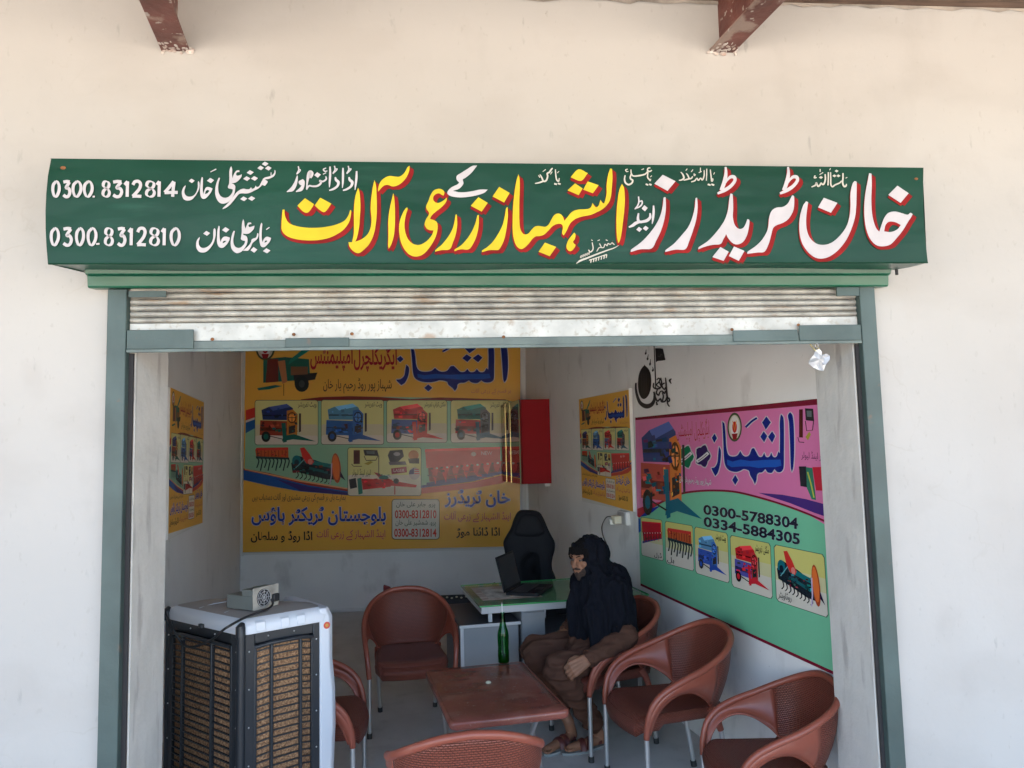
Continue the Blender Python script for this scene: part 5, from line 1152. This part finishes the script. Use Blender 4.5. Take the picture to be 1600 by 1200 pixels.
# newspaper sheet on the desk
nw = thing('newspaper', 'printed paper sheets spread on the left end of the desk', 'paper', (.163, 4.96, 0), RD)
mb = MB(); slab(mb, .05, .46, .16, .66, .7550, .7556); mb.build('sheet', mat('newsprint', (.55, .50, .43), .9, var=.35, vscale=14, col2=(.34, .22, .17), stretch=(1, 2, 1)), nw)
mb = MB(); slab(mb, .10, .36, .22, .55, .7560, .7564); mb.build('sheet', mat('newsprint_photo', (.60, .57, .52), .9, var=.5, vscale=9, col2=(.30, .28, .24), stretch=(2, 1, 1)), nw)
# laptop, hinge line seen edge-on at the left
A_, B_ = onz(787, 932, .7575), onz(827, 909, .7575); hd = (B_ - A_); hl = .36; hd = hd.normalized(); bd = Vector((hd.y, -hd.x, 0))
mid = A_ * .62 + B_ * .38; lp = thing('laptop', 'open black laptop with a dark screen on the desk', 'laptop', (mid.x, mid.y, .7568), math.atan2(hd.y, hd.x))
mb = MB(); slab(mb, -hl / 2, hl / 2, -.235, 0, .001, .022); mb.build('base', 'laptop', lp, bevel=.004)
mb = MB()
for r_ in range(5):
    for c_ in range(12): slab(mb, -hl / 2 + .03 + c_ * .0255, -hl / 2 + .03 + c_ * .0255 + .021, -.03 - r_ * .024 - .019, -.03 - r_ * .024, .0222, .0245)
tag(mb.build('keyboard', mat('laptop_keys', (.03, .03, .034), .5), lp), kind='stuff')
mb = MB(); slab(mb, -.045, .045, -.215, -.165, .0222, .0232); mb.build('touchpad', 'screen', lp)
til = Matrix.Rotation(R(-14), 3, 'X')
def lid(x0, x1, z0, z1, y0, y1, name, m_, par):
    mb = MB(); P = []
    for z in (z0, z1):
        for x, y in ((x0, y0), (x1, y0), (x1, y1), (x0, y1)): q = til @ Vector((x, y, z)); P.append((q.x, q.y + .004, q.z + .018))
    mb.hexa(P); return mb.build(name, m_, par, bevel=.002)
ld_ = lid(-hl / 2, hl / 2, 0, .245, 0, .010, 'lid', 'laptop', lp); lid(-hl / 2 + .014, hl / 2 - .014, .02, .232, -.0012, -.0002, 'screen', 'screen', ld_)

# black office chair behind the desk
OY = 6.25; oc = thing('office_chair', 'tall black office chair with a headrest behind the desk', 'chair', (.62, OY, 0), R(-4))
def pad(outline, y0, y1, name, m_='ochair', par=None, bulge=.03):
    O = smooth2d([Vector(p) for p in outline], 4, 80); cx = sum(p.x for p in O) / len(O); cz = sum(p.y for p in O) / len(O)
    rs = []
    for s_, y in ((.55, y0 - bulge), (.85, y0 - bulge * .7), (.97, y0 - .2 * bulge), (1, (y0 + y1) / 2), (.97, y1), (.8, y1 + .004)):
        rs.append([Vector((cx + (p.x - cx) * s_, y, cz + (p.y - cz) * s_)) for p in O])
    mb = MB(); mb.rings(rs); return mb.build(name, m_, par or oc, smooth=True, autosmooth=80)
def oz(px, py): p = ony(px, py, OY - .05); return (p.x - .62, p.z)
bk = pad([oz(*p) for p in ((812,799),(826,797.5),(842,800),(850,810),(857,826),(863,838),(868,848),(868,860),(864,876),(864,890),(869,903),(876,950),(800,950),(797,905),(793,885),(789,862),(787,850),(791,840),(799,826),(804,811))], -.03, .05, 'backrest', bulge=.018)
pad([oz(*p) for p in ((806,862),(812,852),(828,848),(846,851),(856,860),(855,880),(858,900),(862,940),(806,940),(803,900),(801,880))], -.042, -.036, 'mesh_panel', 'omesh', None, .006)
pad([oz(*p) for p in ((815,806),(827,803),(840,806),(847,816),(853,832),(842,838),(827,839),(811,838),(803,833),(809,817))], -.046, -.03, 'headrest', 'ochair', None, .016)
mb = MB(); mb.box((0, -.22, .50), (.50, .50, .09)); mb.build('seat', 'ochair', oc, bevel=.03)
for sx in (-1, 1): mb = MB(); mb.tube(crom([(sx * .27, -.02, .50), (sx * .30, -.05, .62), (sx * .29, -.12, .68), (sx * .28, -.34, .68)], 4), .018, 8); mb.build('armrest', 'ochair', oc, smooth=True)
mb = MB(); mb.tube([(0, -.2, .46), (0, -.2, .10)], .028, 12); mb.build('gas_column', 'alu', oc, smooth=True)
for k in range(5):
    a = 2 * math.pi * k / 5; mb = MB(); mb.tube([(0, -.2, .11), (.28 * math.cos(a), -.2 + .28 * math.sin(a), .075)], [.024, .016], 8); f_ = mb.build('foot', 'rubber', oc, smooth=True)
    mb = MB(); mb.tube([(.28 * math.cos(a) - .018, -.2 + .28 * math.sin(a), .032), (.28 * math.cos(a) + .018, -.2 + .28 * math.sin(a), .032)], .030, 12); mb.build('caster', 'rubber', f_, smooth=True)
# patterned cable strip on the floor by the back wall
cs = thing('spotted_strip', 'short black and white spotted strip lying along the foot of the back wall', 'strip')
a, b = ony(672, 935, 8.60), ony(740, 938, 8.60)
mb = MB(); slab(mb, a.x, b.x, 8.585, 8.600, a.z - .022, a.z + .03); mb.build('board', mat('strip_black', (.03, .03, .03), .6), cs)
for k in range(9):
    x = a.x + .03 + k * (b.x - a.x - .06) / 8; mb = MB(); mb.ell((x, 8.583, a.z + (.008 if k % 2 else -.002)), (.014, .003, .010), n=8, m=5); mb.build('spot', 'yellowed', cs, smooth=True)
mb = MB(); slab(mb, a.x - .02, b.x + .02, 8.60, 8.62, 0.0, a.z + .02); mb.build('support', 'deskdark', cs)

# ------------------------------------------------------------------ air cooler
CZ = 1.0; Pn = onz(377, 984, CZ); Bn = onz(499, 963, CZ); Ln = onz(262, 958, CZ)
dR = (Bn - Pn).normalized(); RZ = math.atan2(dR.y, dR.x); WR = (Bn - Pn).length; WL = (Ln - Pn).length
inv = Matrix.Rotation(-RZ, 3, 'Z')
def loc2(p): q = inv @ (p - Pn); return Vector((q.x, q.y, 0))
dl = loc2(Ln).normalized(); nl = Vector((-dl.y, dl.x, 0)); nl = nl if nl.x < 0 else -nl
SHW = (onz(517, 966, CZ) - Bn).length
Dn = loc2(onz(322, 934, CZ + .04)); Cn = loc2(onz(494, 939, CZ + .04)); Ll = loc2(Ln)
co = thing('air_cooler', 'tall air cooler with black grilles, brown pads and white lid by the left door jamb', 'air cooler', (Pn.x, Pn.y, 0), RZ)
FP = [Vector((0, 0, 0)), Vector((WR, 0, 0)), Vector((WR, .40, 0)), Dn + Vector((.02, .0, 0)), Ll]
mb = MB(); cen = sum(FP, Vector()) / 5; mb.rings([[cen + (p - cen) * .90 + Vector((0, 0, z)) for p in FP] for z in (.05, CZ - .02)]); mb.build('core', 'dark', co)
def grille(face):
    Lf = WR if face == 0 else WL
    def P(u, d, z): return Vector((u, -d, z)) if face == 0 else dl * u + nl * d + Vector((0, 0, z))
    def bar(name, u0, u1, z0, z1, d0, d1, m_='coolblack', par=None, bev=.003):
        mb = MB(); mb.hexa([P(u0, d1, z0), P(u1, d1, z0), P(u1, d0, z0), P(u0, d0, z0), P(u0, d1, z1), P(u1, d1, z1), P(u1, d0, z1), P(u0, d0, z1)]); return mb.build(name, m_, par or co, bevel=bev)
    m0, m1 = (.060, Lf - .030) if face == 0 else (.075, Lf - .045)
    bar('grille_frame', .0, m0, .06, CZ - .004, -.03, .0); bar('grille_frame', m1, Lf, .06, CZ - .004, -.03, .0)
    bar('grille_frame', m0 + .001, m1 - .001, CZ - .070, CZ - .006, -.03, -.001); bar('grille_frame', m0 + .001, m1 - .001, .06, .12, -.03, -.001)
    us = [m0 + .004, m0 + (m1 - m0) * .24, m0 + (m1 - m0) * .27, m0 + (m1 - m0) * .73, m0 + (m1 - m0) * .76, m1 - .004]; ds = [-.004, .016, .018, .018, .016, -.004]
    def dep(u): return float(np.interp(u, us, ds))
    zt, zb = CZ - .080, .12
    for (i0, i1) in ((0, 1), (2, 3), (4, 5)):
        mb = MB(); a, b = us[i0], us[i1]; mb.add([P(a, dep(a) - .010, zb), P(b, dep(b) - .010, zb), P(b, dep(b) - .010, zt), P(a, dep(a) - .010, zt)], [(0, 1, 2, 3)]); mb.build('pad', 'pad', co)
    for u in (us[0], (us[1] + us[2]) / 2, (us[3] + us[4]) / 2, us[5]):
        w = .0065; bar('mullion', u - w, u + w, zb, zt + .004, dep(u) - .012, dep(u) + .006)
    n = 27
    for k in range(n):
        z = zb + (zt - zb) * (k + .5) / n
        for i0, i1, sl in ((0, 1, .012), (2, 3, 0), (4, 5, -.012)):
            a, b = us[i0] + .005, us[i1] - .005; mb = MB(); h = .0024
            dz0, dz1 = (-sl, 0) if i0 == 0 else (0, sl) if i0 == 4 else (0, 0)
            mb.hexa([P(a, dep(a) + .003, z + dz0 - h), P(b, dep(b) + .003, z + dz1 - h), P(b, dep(b) - .006, z + dz1 - h), P(a, dep(a) - .006, z + dz0 - h), P(a, dep(a) + .003, z + dz0 + h), P(b, dep(b) + .003, z + dz1 + h), P(b, dep(b) - .006, z + dz1 + h), P(a, dep(a) - .006, z + dz0 + h)])
            mb.build('louvre', 'coolblack', co)
    mb = MB(); mb.tube([P(us[0], dep(us[0]) + .004, zt - .006), P(us[1], dep(us[1]) + .010, zt + .008), P(us[4], dep(us[4]) + .010, zt + .008), P(us[5], dep(us[5]) + .004, zt - .006)], .009, 8); mb.build('grille_hood', 'coolblack', co, smooth=True)
    for u in (.035, Lf - .016):
        for z in (.25, .42, .58, .74, .90): mb = MB(); mb.ell(P(u, .001, z), (.004, .004, .004), n=8, m=5); mb.build('screw', 'alu', co, smooth=True)
    for u in (Lf * .33, Lf * .66): mb = MB(); mb.ell(P(u, .001, CZ - .045), (.004, .004, .004), n=8, m=5); mb.build('screw', 'alu', co, smooth=True)
grille(0); grille(1)
for p in (Vector((.003, .010, 0)), Ll + Vector((.012, .0, 0))):
    mb = MB(); mb.tube([p + Vector((0, 0, .06)), p + Vector((0, 0, CZ + .006))], .020, 14); mb.build('corner_post', 'coolblack', co, smooth=True)
mb = MB(); mb.rings([[cen + (p - cen) * 1.02 + Vector((0, 0, z)) for p in FP] for z in (0, .058)]); mb.build('base', 'coolblack', co, bevel=.008)
# white front shell at the right end, seen edge on
SD = .40; mb = MB(); S1 = SHW
pr = [(WR + .001, -.006), (WR + S1 * .6, -.006), (WR + S1 * .95, .02), (WR + S1, SD * .5), (WR + S1 * .95, SD - .02), (WR + S1 * .6, SD + .006), (WR + .001, SD + .006)]
rs = []
for z, e in ((.06, 0), (.25, .004), (.5, .016), (.66, .014), (.80, 0), (CZ - .01, 0), (CZ + .035, -.022)): rs.append([Vector((x + (e if x > WR + .02 else 0), y, z)) for x, y in pr])
mb.rings(rs); mb.build('front_shell', 'coolwhite', co, bevel=.006)
c = (WR + S1 * .42, -.0085, .955); mb = MB(); mb.tube([(c[0], -.0065, c[2]), (c[0], -.0085, c[2])], .016, 18); st = mb.build('sticker', mat('sticker_red', (.60, .08, .05), .5), co)
mb = MB(); mb.tube([(c[0], -.0086, c[2]), (c[0], -.0092, c[2])], .008, 14); mb.build('sticker_emblem', mat('sticker_orange', (.6, .32, .06), .5), st)
# lid: white rim with side lips and a dusty sloping top
LP = [Vector((0, 0, 0)), Vector((WR + S1 * .55, 0, 0)), Vector((WR + S1 * .5, .30, 0)), Cn, Dn, Ll]
LP = [LP[0], LP[1], Cn, Dn, Ll]; lc = sum(LP, Vector()) / len(LP)
def rnd_poly(P, r):
    out = []; n = len(P)
    for i in range(n):
        a, b, c_ = P[i - 1], P[i], P[(i + 1) % n]; u = (a - b).normalized(); v = (c_ - b).normalized()
        for t in (0, .25, .5, .75, 1):
            p = b + u * r * (1 - t) ** 2 + v * r * t ** 2; out.append(p)
    return out
RP = rnd_poly(LP, .045)
def lring(e, z): return [p + (p - lc).normalized() * e + Vector((0, 0, z)) for p in RP]
mb = MB(); mb.rings([lring(.004, CZ - .026), lring(.010, CZ - .024), lring(.012, CZ + .006), lring(.0, CZ + .026), lring(-.035, CZ + .038)], cap=False); mb.build('lid_rim', 'coolwhite', co, smooth=True, autosmooth=35)
mb = MB(); mb.rings([lring(-.035, CZ + .0385), lring(-.12, CZ + .048)]); mb.build('lid_top', 'cooltop', co, smooth=True, autosmooth=30)
for t in (.35, .68):
    p, q = Ll.lerp(LP[0], t), LP[3].lerp(LP[2], .15 + t * .8); mb = MB(); p2, q2 = p.lerp(q, .12), p.lerp(q, .9); mb.tube([p2 + Vector((0, 0, CZ + .040)), p2.lerp(q2, .3) + Vector((0, 0, CZ + .0495)), p2.lerp(q2, .7) + Vector((0, 0, CZ + .0495)), q2 + Vector((0, 0, CZ + .040))], .0035, 6); mb.build('lid_rib', 'coolwhite', co, smooth=True)
for x0, w_ in ((.06, .045), (.175, .040), (.25, .040)):
    mb = MB(); mb.hexa([(x0, -.0165, CZ - .018), (x0 + w_, -.0165, CZ - .018), (x0 + w_, -.006, CZ - .018), (x0, -.006, CZ - .018), (x0, -.012, CZ + .020), (x0 + w_, -.012, CZ + .020), (x0 + w_, .002, CZ + .028), (x0, .002, CZ + .028)]); mb.build('lid_clip', 'coolwhite', co, bevel=.003)
for p in (Vector((-.006, -.008, 0)), Ll + Vector((-.004, -.004, 0))):      # black corner notches in the lid rim
    mb = MB(); mb.tube([p + Vector((0, 0, CZ - .03)), p + Vector((0, 0, CZ + .012)), p + Vector((.012, .012, CZ + .022))], [.021, .021, .012], 14); mb.build('corner_notch', 'coolblack', co, smooth=True)
p = dl * (WL * .48) + nl * .012; mb = MB(); mb.box((p.x, p.y, CZ - .018), (.02, .03, .018)); mb.build('lid_latch', 'coolblack', co, bevel=.002)
# power supply unit standing on the lid
pp = onz(392, 951, CZ + .047)
ps = thing('power_supply', 'grey computer power supply with a round fan grille lying on the air cooler lid', 'power supply', (pp.x, pp.y, CZ + .0535), R(-32)); ps.scale = (1.12, 1.12, 1.12)
bpy.context.view_layer.update()
mb = MB(); mb.hexa([(-.085, -.05, 0), (.065, -.05, 0), (.065, .08, 0), (-.085, .08, 0), (-.085, -.05, .055), (.065, -.05, .055), (.065, .08, .055), (-.085, .08, .055)]); mb.build('case', 'psu', ps, bevel=.002)
mb = MB(); slab(mb, .0, .065, -.05, .08, .0555, .080); mb.build('case_step', 'psu', ps, bevel=.002)
mb = MB(); slab(mb, .0655, .070, -.055, .085, -.0005, .088); pl_ = mb.build('face_plate', 'galv', ps, bevel=.001)
mb = MB(); mb.tube([(.0705, .0, .044), (.0712, .0, .044)], .036, 22); mb.build('fan_hole', 'dark', pl_)
for r_ in (.034, .024, .013):
    mb = MB(); mb.tube([(.0745, r_ * math.cos(a), .044 + r_ * math.sin(a)) for a in [2 * math.pi * k / 24 for k in range(25)]], .0012, 5); mb.build('fan_ring', 'silver', pl_, smooth=True)
for k in range(4):
    a = math.pi / 4 * k; mb = MB(); mb.tube([(.0740, .036 * math.cos(a), .044 + .036 * math.sin(a)), (.0740, -.036 * math.cos(a), .044 - .036 * math.sin(a))], .0012, 5); mb.build('fan_wire', 'silver', pl_, smooth=True)
mb = MB(); slab(mb, .0705, .084, .045, .078, .018, .050); mb.build('plug', 'wire', ps, bevel=.004)
mb = MB(); slab(mb, -.05, -.01, .055, .078, .0555, .072); mb.build('connector', 'yellowed', ps, bevel=.003)
cbm = thing('power_cable', 'black power cable looping over the air cooler lid and down its front', 'cable')
Y1 = 3.62
pts = [ps.matrix_world @ Vector((0, 0, 0))]
def cpt(x, y, z): return onz(x, y, z)
mb = MB(); mb.tube(crom([cpt(424, 937, CZ + .10), cpt(426, 944, CZ + .07), cpt(416, 953, CZ + .058), cpt(385, 964, CZ + .055), cpt(352, 982, CZ + .040), ony(330, 1000, 3.52), ony(300, 1011, 3.62), ony(284, 1004, 3.68), ony(268, 978, 3.66), ony(255, 950, 3.55), ony(240, 925, 3.5)], 6), .0055, 8); mb.build('wire', 'wire', cbm, smooth=True)
# ================================================================== PERSON
def blob(mb, name, m_, parent, voxel, smooth_it=4, disp=None):
    o = mb.build(name, m_); md = o.modifiers.new('r', 'REMESH'); md.mode = 'VOXEL'; md.voxel_size = voxel
    sm_ = o.modifiers.new('s', 'SMOOTH'); sm_.factor = .5; sm_.iterations = smooth_it
    dg = bpy.context.evaluated_depsgraph_get(); dg.update(); me = bpy.data.meshes.new_from_object(o.evaluated_get(dg))
    o.modifiers.clear(); old = o.data; o.data = me; bpy.data.meshes.remove(old)
    if disp:
        ns = [v.normal.copy() for v in me.vertices]
        for v, n in zip(me.vertices, ns): v.co = v.co + n * disp(v.co)
    me.polygons.foreach_set('use_smooth', [True] * len(me.polygons)); o.parent = parent; o.name = name; return o
pr_ = thing('person', 'seated man in brown clothes with a navy shawl over his head, leaning forward', 'person')
V3 = Vector
HC = V3((.790, 4.600, 1.085)); Fh = V3((-.74, -.65, -.16)).normalized(); Sh = Fh.cross(V3((0, 0, 1))).normalized(); Uh = Sh.cross(Fh).normalized()
def hp(s, f, u): return HC + Sh * s + Fh * f + Uh * u
HR = Matrix((Sh, Fh, Uh)).transposed()
b = MB()
b.ell(hp(0, -.012, .018), (.074, .094, .092), HR); b.ell(hp(0, .030, -.045), (.056, .058, .060), HR); b.ell(hp(0, .052, -.083), (.026, .024, .020), HR)
b.capsule(hp(0, .082, .022), hp(0, .110, -.018), .0085, .0135, 8); b.ell(hp(-.012, .098, -.020), (.009, .010, .008), HR, 8, 6); b.ell(hp(.012, .098, -.020), (.009, .010, .008), HR, 8, 6)
b.capsule(hp(-.040, .068, .034), hp(0, .080, .030), .012, .013, 8); b.capsule(hp(.040, .068, .034), hp(0, .080, .030), .012, .013, 8)
for s in (-1, 1): b.ell(hp(s * .040, .056, -.015), (.022, .022, .024), HR); b.ell(hp(s * .076, -.012, -.002), (.010, .020, .032), HR, 8, 6)
b.capsule(hp(-.020, .084, -.049), hp(.020, .084, -.049), .0065, .0065, 8); b.capsule(hp(-.017, .083, -.060), hp(.017, .083, -.060), .007, .007, 8)
N_ = V3((.862, 4.640, .975)); C_ = V3((.935, 4.665, .82)); P_ = V3((.985, 4.69, .53))
b.capsule(hp(0, -.02, -.03), N_, .052, .055); b.capsule(N_, C_, .06, .125); b.capsule(C_, P_, .125, .12)
nS, nE, nW = V3((.945, 4.475, .90)), V3((.990, 4.415, .655)), V3((.715, 4.312, .555))
fS, fE, fW = V3((.830, 4.830, .89)), V3((.810, 4.900, .665)), V3((.690, 4.790, .615))
for a, e, w in ((nS, nE, nW), (fS, fE, fW)): b.capsule(C_.lerp(a, .5) + V3((0, 0, .04)), a, .07, .055); b.capsule(a, e, .050, .038); b.capsule(e, w, .038, .025)
legs = ((V3((.97, 4.60, .53)), V3((.585, 4.400, .495)), V3((.815, 4.545, .125)), V3((.655, 4.480, .035))), (V3((.95, 4.79, .53)), V3((.485, 4.715, .520)), V3((.665, 4.615, .130)), V3((.520, 4.475, .035))))
for h, k, a, t in legs:
    b.capsule(P_, h, .1, .085); b.capsule(h, k, .082, .055); b.capsule(k, a, .052, .032)
    hd_ = (t - a); hd_.z = 0; hd_.normalize(); heel = a - hd_ * .035; heel.z = .045; toe = V3((t.x, t.y, .030)); b.capsule(a, heel, .034, .030); b.capsule(heel, toe, .030, .026)
    sd = V3((-hd_.y, hd_.x, 0))
    for q in range(5): b.capsule(toe + sd * (.028 - q * .014), toe + sd * (.030 - q * .015) + hd_ * (.040 - abs(q - 1) * .005), .0095 - q * .0006, .008 - q * .0005, 8)
def hand(w, palm_dir, out_dir, side):
    """w wrist, palm_dir towards the knuckles, out_dir back of the hand, side towards the thumb"""
    d, o_, s = [v.normalized() for v in (palm_dir, out_dir, side)]
    kn = w + d * .086
    for q in range(4):
        off = s * (.033 - q * .0225); b.capsule(w + off * .55, kn + off, .019, .0145, 10)
        L1, L2, L3 = (.042, .029, .021) if q in (1, 2) else (.037, .025, .018)
        p0 = kn + off; p1 = p0 + (d * .75 - o_ * .65).normalized() * L1; p2 = p1 + (d * .1 - o_ * 1).normalized() * L2; p3 = p2 + (-d * .55 - o_ * .8).normalized() * L3
        b.capsule(p0, p1, .0122, .0104, 8); b.capsule(p1, p2, .0104, .0095, 8); b.capsule(p2, p3, .0095, .0080, 8)
    t0 = w + s * .020 + d * .015; t1 = t0 + (s * .8 + d * .7 - o_ * .4).normalized() * .040; t2 = t1 + (s * .25 + d * 1 - o_ * .5).normalized() * .030; t3 = t2 + (d * 1 - o_ * .7 - s * .3).normalized() * .022
    b.capsule(t0, t1, .015, .012, 8); b.capsule(t1, t2, .0115, .010, 8); b.capsule(t2, t3, .0098, .008, 8)
hand(nW + V3((.01, -.012, .010)), V3((-.84, -.16, -.40)), V3((-.15, -.85, .50)), V3((-.38, .49, .71)))
hand(fW, V3((-.85, -.35, -.30)), V3((-.30, -.15, .95)), V3((.2, -.9, 0)))
blob(b, 'body', 'skin', pr_, .0036, 3)
# face
for s in (-1, 1):
    e = MB(); e.ell(hp(s * .029, .0735, .012), (.0125, .010, .0075), HR, 12, 8); eo = e.build('eye', mat('eye_white', (.10, .075, .065), .7), pr_, smooth=True)
    e = MB(); e.ell(hp(s * .029, .0800, .0105), (.0055, .0050, .0055), HR, 10, 6); e.build('iris', 'black', eo, smooth=True)
    e = MB(); e.tube([hp(s * .012, .0905, .032), hp(s * .028, .0870, .038), hp(s * .046, .0715, .032)], [.0025, .0035, .0015], 6); e.build('eyebrow', 'hair', pr_, smooth=True)
e = MB(); e.capsule(hp(-.024, .088, -.040), hp(0, .098, -.036), .0055, .0075, 8); e.capsule(hp(.024, .088, -.040), hp(0, .098, -.036), .0055, .0075, 8)
for a in range(9):
    t = (a - 4) / 4; e.capsule(hp(t * .064, .074 - abs(t) ** 2 * .055, -.066 + abs(t) ** 2 * .058), hp(t * .052, .074 - abs(t) * .05, -.098 + abs(t) ** 2 * .055), .019, .017, 8)
blob(e, 'beard', 'beard', pr_, .004, 2, lambda c: .0015 * noise.noise(c * 300))
e = MB(); e.ell(hp(0, -.020, .034), (.083, .098, .088), HR)
rnd = random.Random(5)
for k in range(46):
    s = rnd.uniform(-.07, .07); L = rnd.uniform(.02, .055) * (1.3 if abs(s) > .04 else 1); e.capsule(hp(s, .066 - 6 * s * s, .082 - 4 * s * s), hp(s * 1.08 + rnd.uniform(-.012, .012), .083 - 8 * s * s, .082 - L - 2 * s * s), .0075, .0035, 6)
blob(e, 'hair', 'hair', pr_, .004, 1, lambda c: .003 * noise.noise(c * 90))
e = MB()
for k in range(14): s = -.07 + .14 * k / 13; e.capsule(hp(s, .072 - 6 * s * s, .085 - 3 * s * s), hp(s * 1.1, .082 - 6 * s * s, .045 - .01 * (k % 3)), .005, .002, 5)
tag(e.build('hair_fringe', 'hair', pr_, smooth=True), kind='stuff')
def fold(ax, amp, fr):
    def f(c):
        q = V3((c.x * fr, c.y * fr, c.z * fr * .18)) if ax == 'z' else V3((c.x * fr * .35, c.y * fr, c.z * fr))
        n1 = 1 - abs(noise.noise(q)) * 2; return amp * (n1 - .5) + amp * .5 * noise.noise(q * 2.3)
    return f
# shalwar (trousers)
e = MB(); e.capsule(P_ + V3((0, .02, -.01)), P_ + V3((-.05, .0, .0)), .155, .14)
for i, (h, k, a, t) in enumerate(legs): e.capsule(h, k, .112, .088); e.capsule(k, k.lerp(a, .55), .088, .072); e.capsule(k.lerp(a, .55), k.lerp(a, .93 if i == 0 else .78), .072, .056)
blob(e, 'trousers', 'kameez', pr_, .008, 4, fold('x', .020, 15))
# kameez (long shirt)
e = MB(); e.capsule(C_ + V3((0, 0, .0)), P_ + V3((0, 0, .03)), .105, .160); e.capsule(P_ + V3((0, 0, .02)), V3((.78, 4.60, .55)), .15, .115); e.capsule(N_ + V3((.02, 0, -.05)), C_, .065, .10)
for a, el, w in ((nS, nE, nW), (fS, fE, fW)): e.capsule(C_ + V3((0, 0, .0)), a + V3((-.01, .01, -.02)), .08, .055); e.capsule(a + V3((-.01, .01, -.02)), el, .055, .064); e.capsule(el, el.lerp(w, .84), .064, .046)
blob(e, 'long_shirt', 'kameez', pr_, .008, 4, fold('x', .015, 18))
for w, el in ((nW, nE), (fW, fE)):
    e = MB(); e.tube([el.lerp(w, .82), el.lerp(w, .865)], .051, 16); e.build('cuff', 'kameez', pr_, smooth=True)
# shawl
e = MB()
e.ell(HC + V3((.030, -.004, .018)) - Fh * .020, (.103, .106, .112), HR); e.ell(HC + V3((.052, .0, -.03)), (.085, .090, .11), HR)
e.capsule(hp(-.0, -.06, -.03), V3((.925, 4.62, .92)), .088, .108); e.capsule(V3((.925, 4.62, .92)), V3((.970, 4.62, .78)), .112, .115); e.capsule(V3((.93, 4.62, .92)), nS + V3((-.02, .01, -.02)), .10, .088)
e.capsule(nS + V3((-.01, 0, 0)), V3((.955, 4.455, .765)), .098, .100); e.capsule(V3((.965, 4.62, .82)), V3((.960, 4.47, .775)), .10, .09); e.capsule(V3((.95, 4.62, .93)), fS, .12, .10); e.capsule(fS, V3((.80, 4.80, .72)), .09, .08)
for q in range(6):      # near front panel hanging from the hood
    t = q / 5; x = .785 + .070 * t; e.capsule(V3((x + .030 * (1 - t) + .012, 4.515 + .01 * t, .945 + .03 * t)), V3((x - .008, 4.440 - .012 * t, .80)), .036, .034, 10); e.capsule(V3((x - .008, 4.440 - .012 * t, .80)), V3((x + .0, 4.405, .600 + .05 * abs(t - .3))), .034, .024, 10)
for q in range(4):      # far front panel
    t = q / 3; x = .700 + .055 * t; e.capsule(V3((x + .030, 4.60 - .04 * t, .93)), V3((x - .002, 4.58 - .05 * t, .82)), .026, .028, 10); e.capsule(V3((x - .002, 4.58 - .05 * t, .82)), V3((x + .005, 4.57 - .05 * t, .650)), .028, .024, 10)
e.capsule(V3((.84, 4.55, .93)), V3((.80, 4.56, .72)), .09, .07)
for q in range(5):      # ridges of cloth falling from the crown
    t = q / 4; a0 = hp(.04 + .035 * t, .035 - .05 * t, .085 - .02 * t); x = .815 + .045 * t
    P_l = crom([a0, V3((x + .012, 4.500 - .006 * q, 1.03 - .02 * t)), V3((x + .004, 4.452, .90)), V3((x, 4.415 - .004 * (q % 2), .76)), V3((x - .004, 4.395, .625 + .02 * t))], 3)
    for a, b_ in zip(P_l[:-1], P_l[1:]): e.capsule(a, b_, .0135, .0135, 8)
for q in range(6):
    t = q / 5; x = .875 + .155 * t; a0 = V3((x - .02 * t, 4.50 + .03 * t, .985 - .11 * t))
    P_l = crom([a0, V3((x + .010, 4.425 + .05 * t, .90 - .03 * t)), V3((x + .018, 4.392 + .06 * t, .80)), V3((x + .020, 4.385 + .075 * t, .70 + .02 * math.sin(q * 2.1)))], 3)
    for a, b_ in zip(P_l[:-1], P_l[1:]): e.capsule(a, b_, .011, .013, 8)
blob(e, 'shawl', 'shawl', pr_, .006, 2, fold('z', .019, 22))
# sandals
for i, (h, k, a, t) in enumerate(legs):
    d = (t - a); d.z = 0; d.normalize(); s = V3((-d.y, d.x, 0)); c0 = a - d * .055; sn = thing('sandal', ['dark red sandal on the foot nearer the chair legs', 'dark red sandal with a grey sole on the forward foot'][i], 'sandal')
    ring = []
    for q in range(20):
        an = 2 * math.pi * q / 20; l = .14 + .15 * math.cos(an); w = (.042 + .012 * (l / .26)) * math.sin(an); ring.append((l, w))
    e = MB(); e.rings([[c0 * 1 + d * l + s * w + V3((0, 0, z - c0.z)) for l, w in ring] for z in (.001, .016)]); e.build('sole', 'sole', sn, bevel=.002)
    for l0, l1 in ((.13, .10), (.17, .15)):
        e = MB(); pts_ = [c0 + d * (l0 + (l1 - l0) * u) + s * (.047 * math.cos(math.pi * u)) + V3((0, 0, .016 + .048 * math.sin(math.pi * u) - c0.z)) for u in [j / 10 for j in range(11)]]
        e.tube(pts_, .018, 8, flat=.25); e.build('strap', 'sandal', sn, smooth=True)
    e = MB(); e.tube([c0 + d * (.02 + .03 * abs(math.cos(math.pi * u))) * 1 + s * (.036 * math.cos(math.pi * u)) + V3((0, 0, .03 + .02 * math.sin(math.pi * u) - c0.z)) for u in [j / 8 for j in range(9)]], .010, 8, flat=.3); e.build('heel_strap', 'sandal', sn, smooth=True)
bpy.context.view_layer.update()
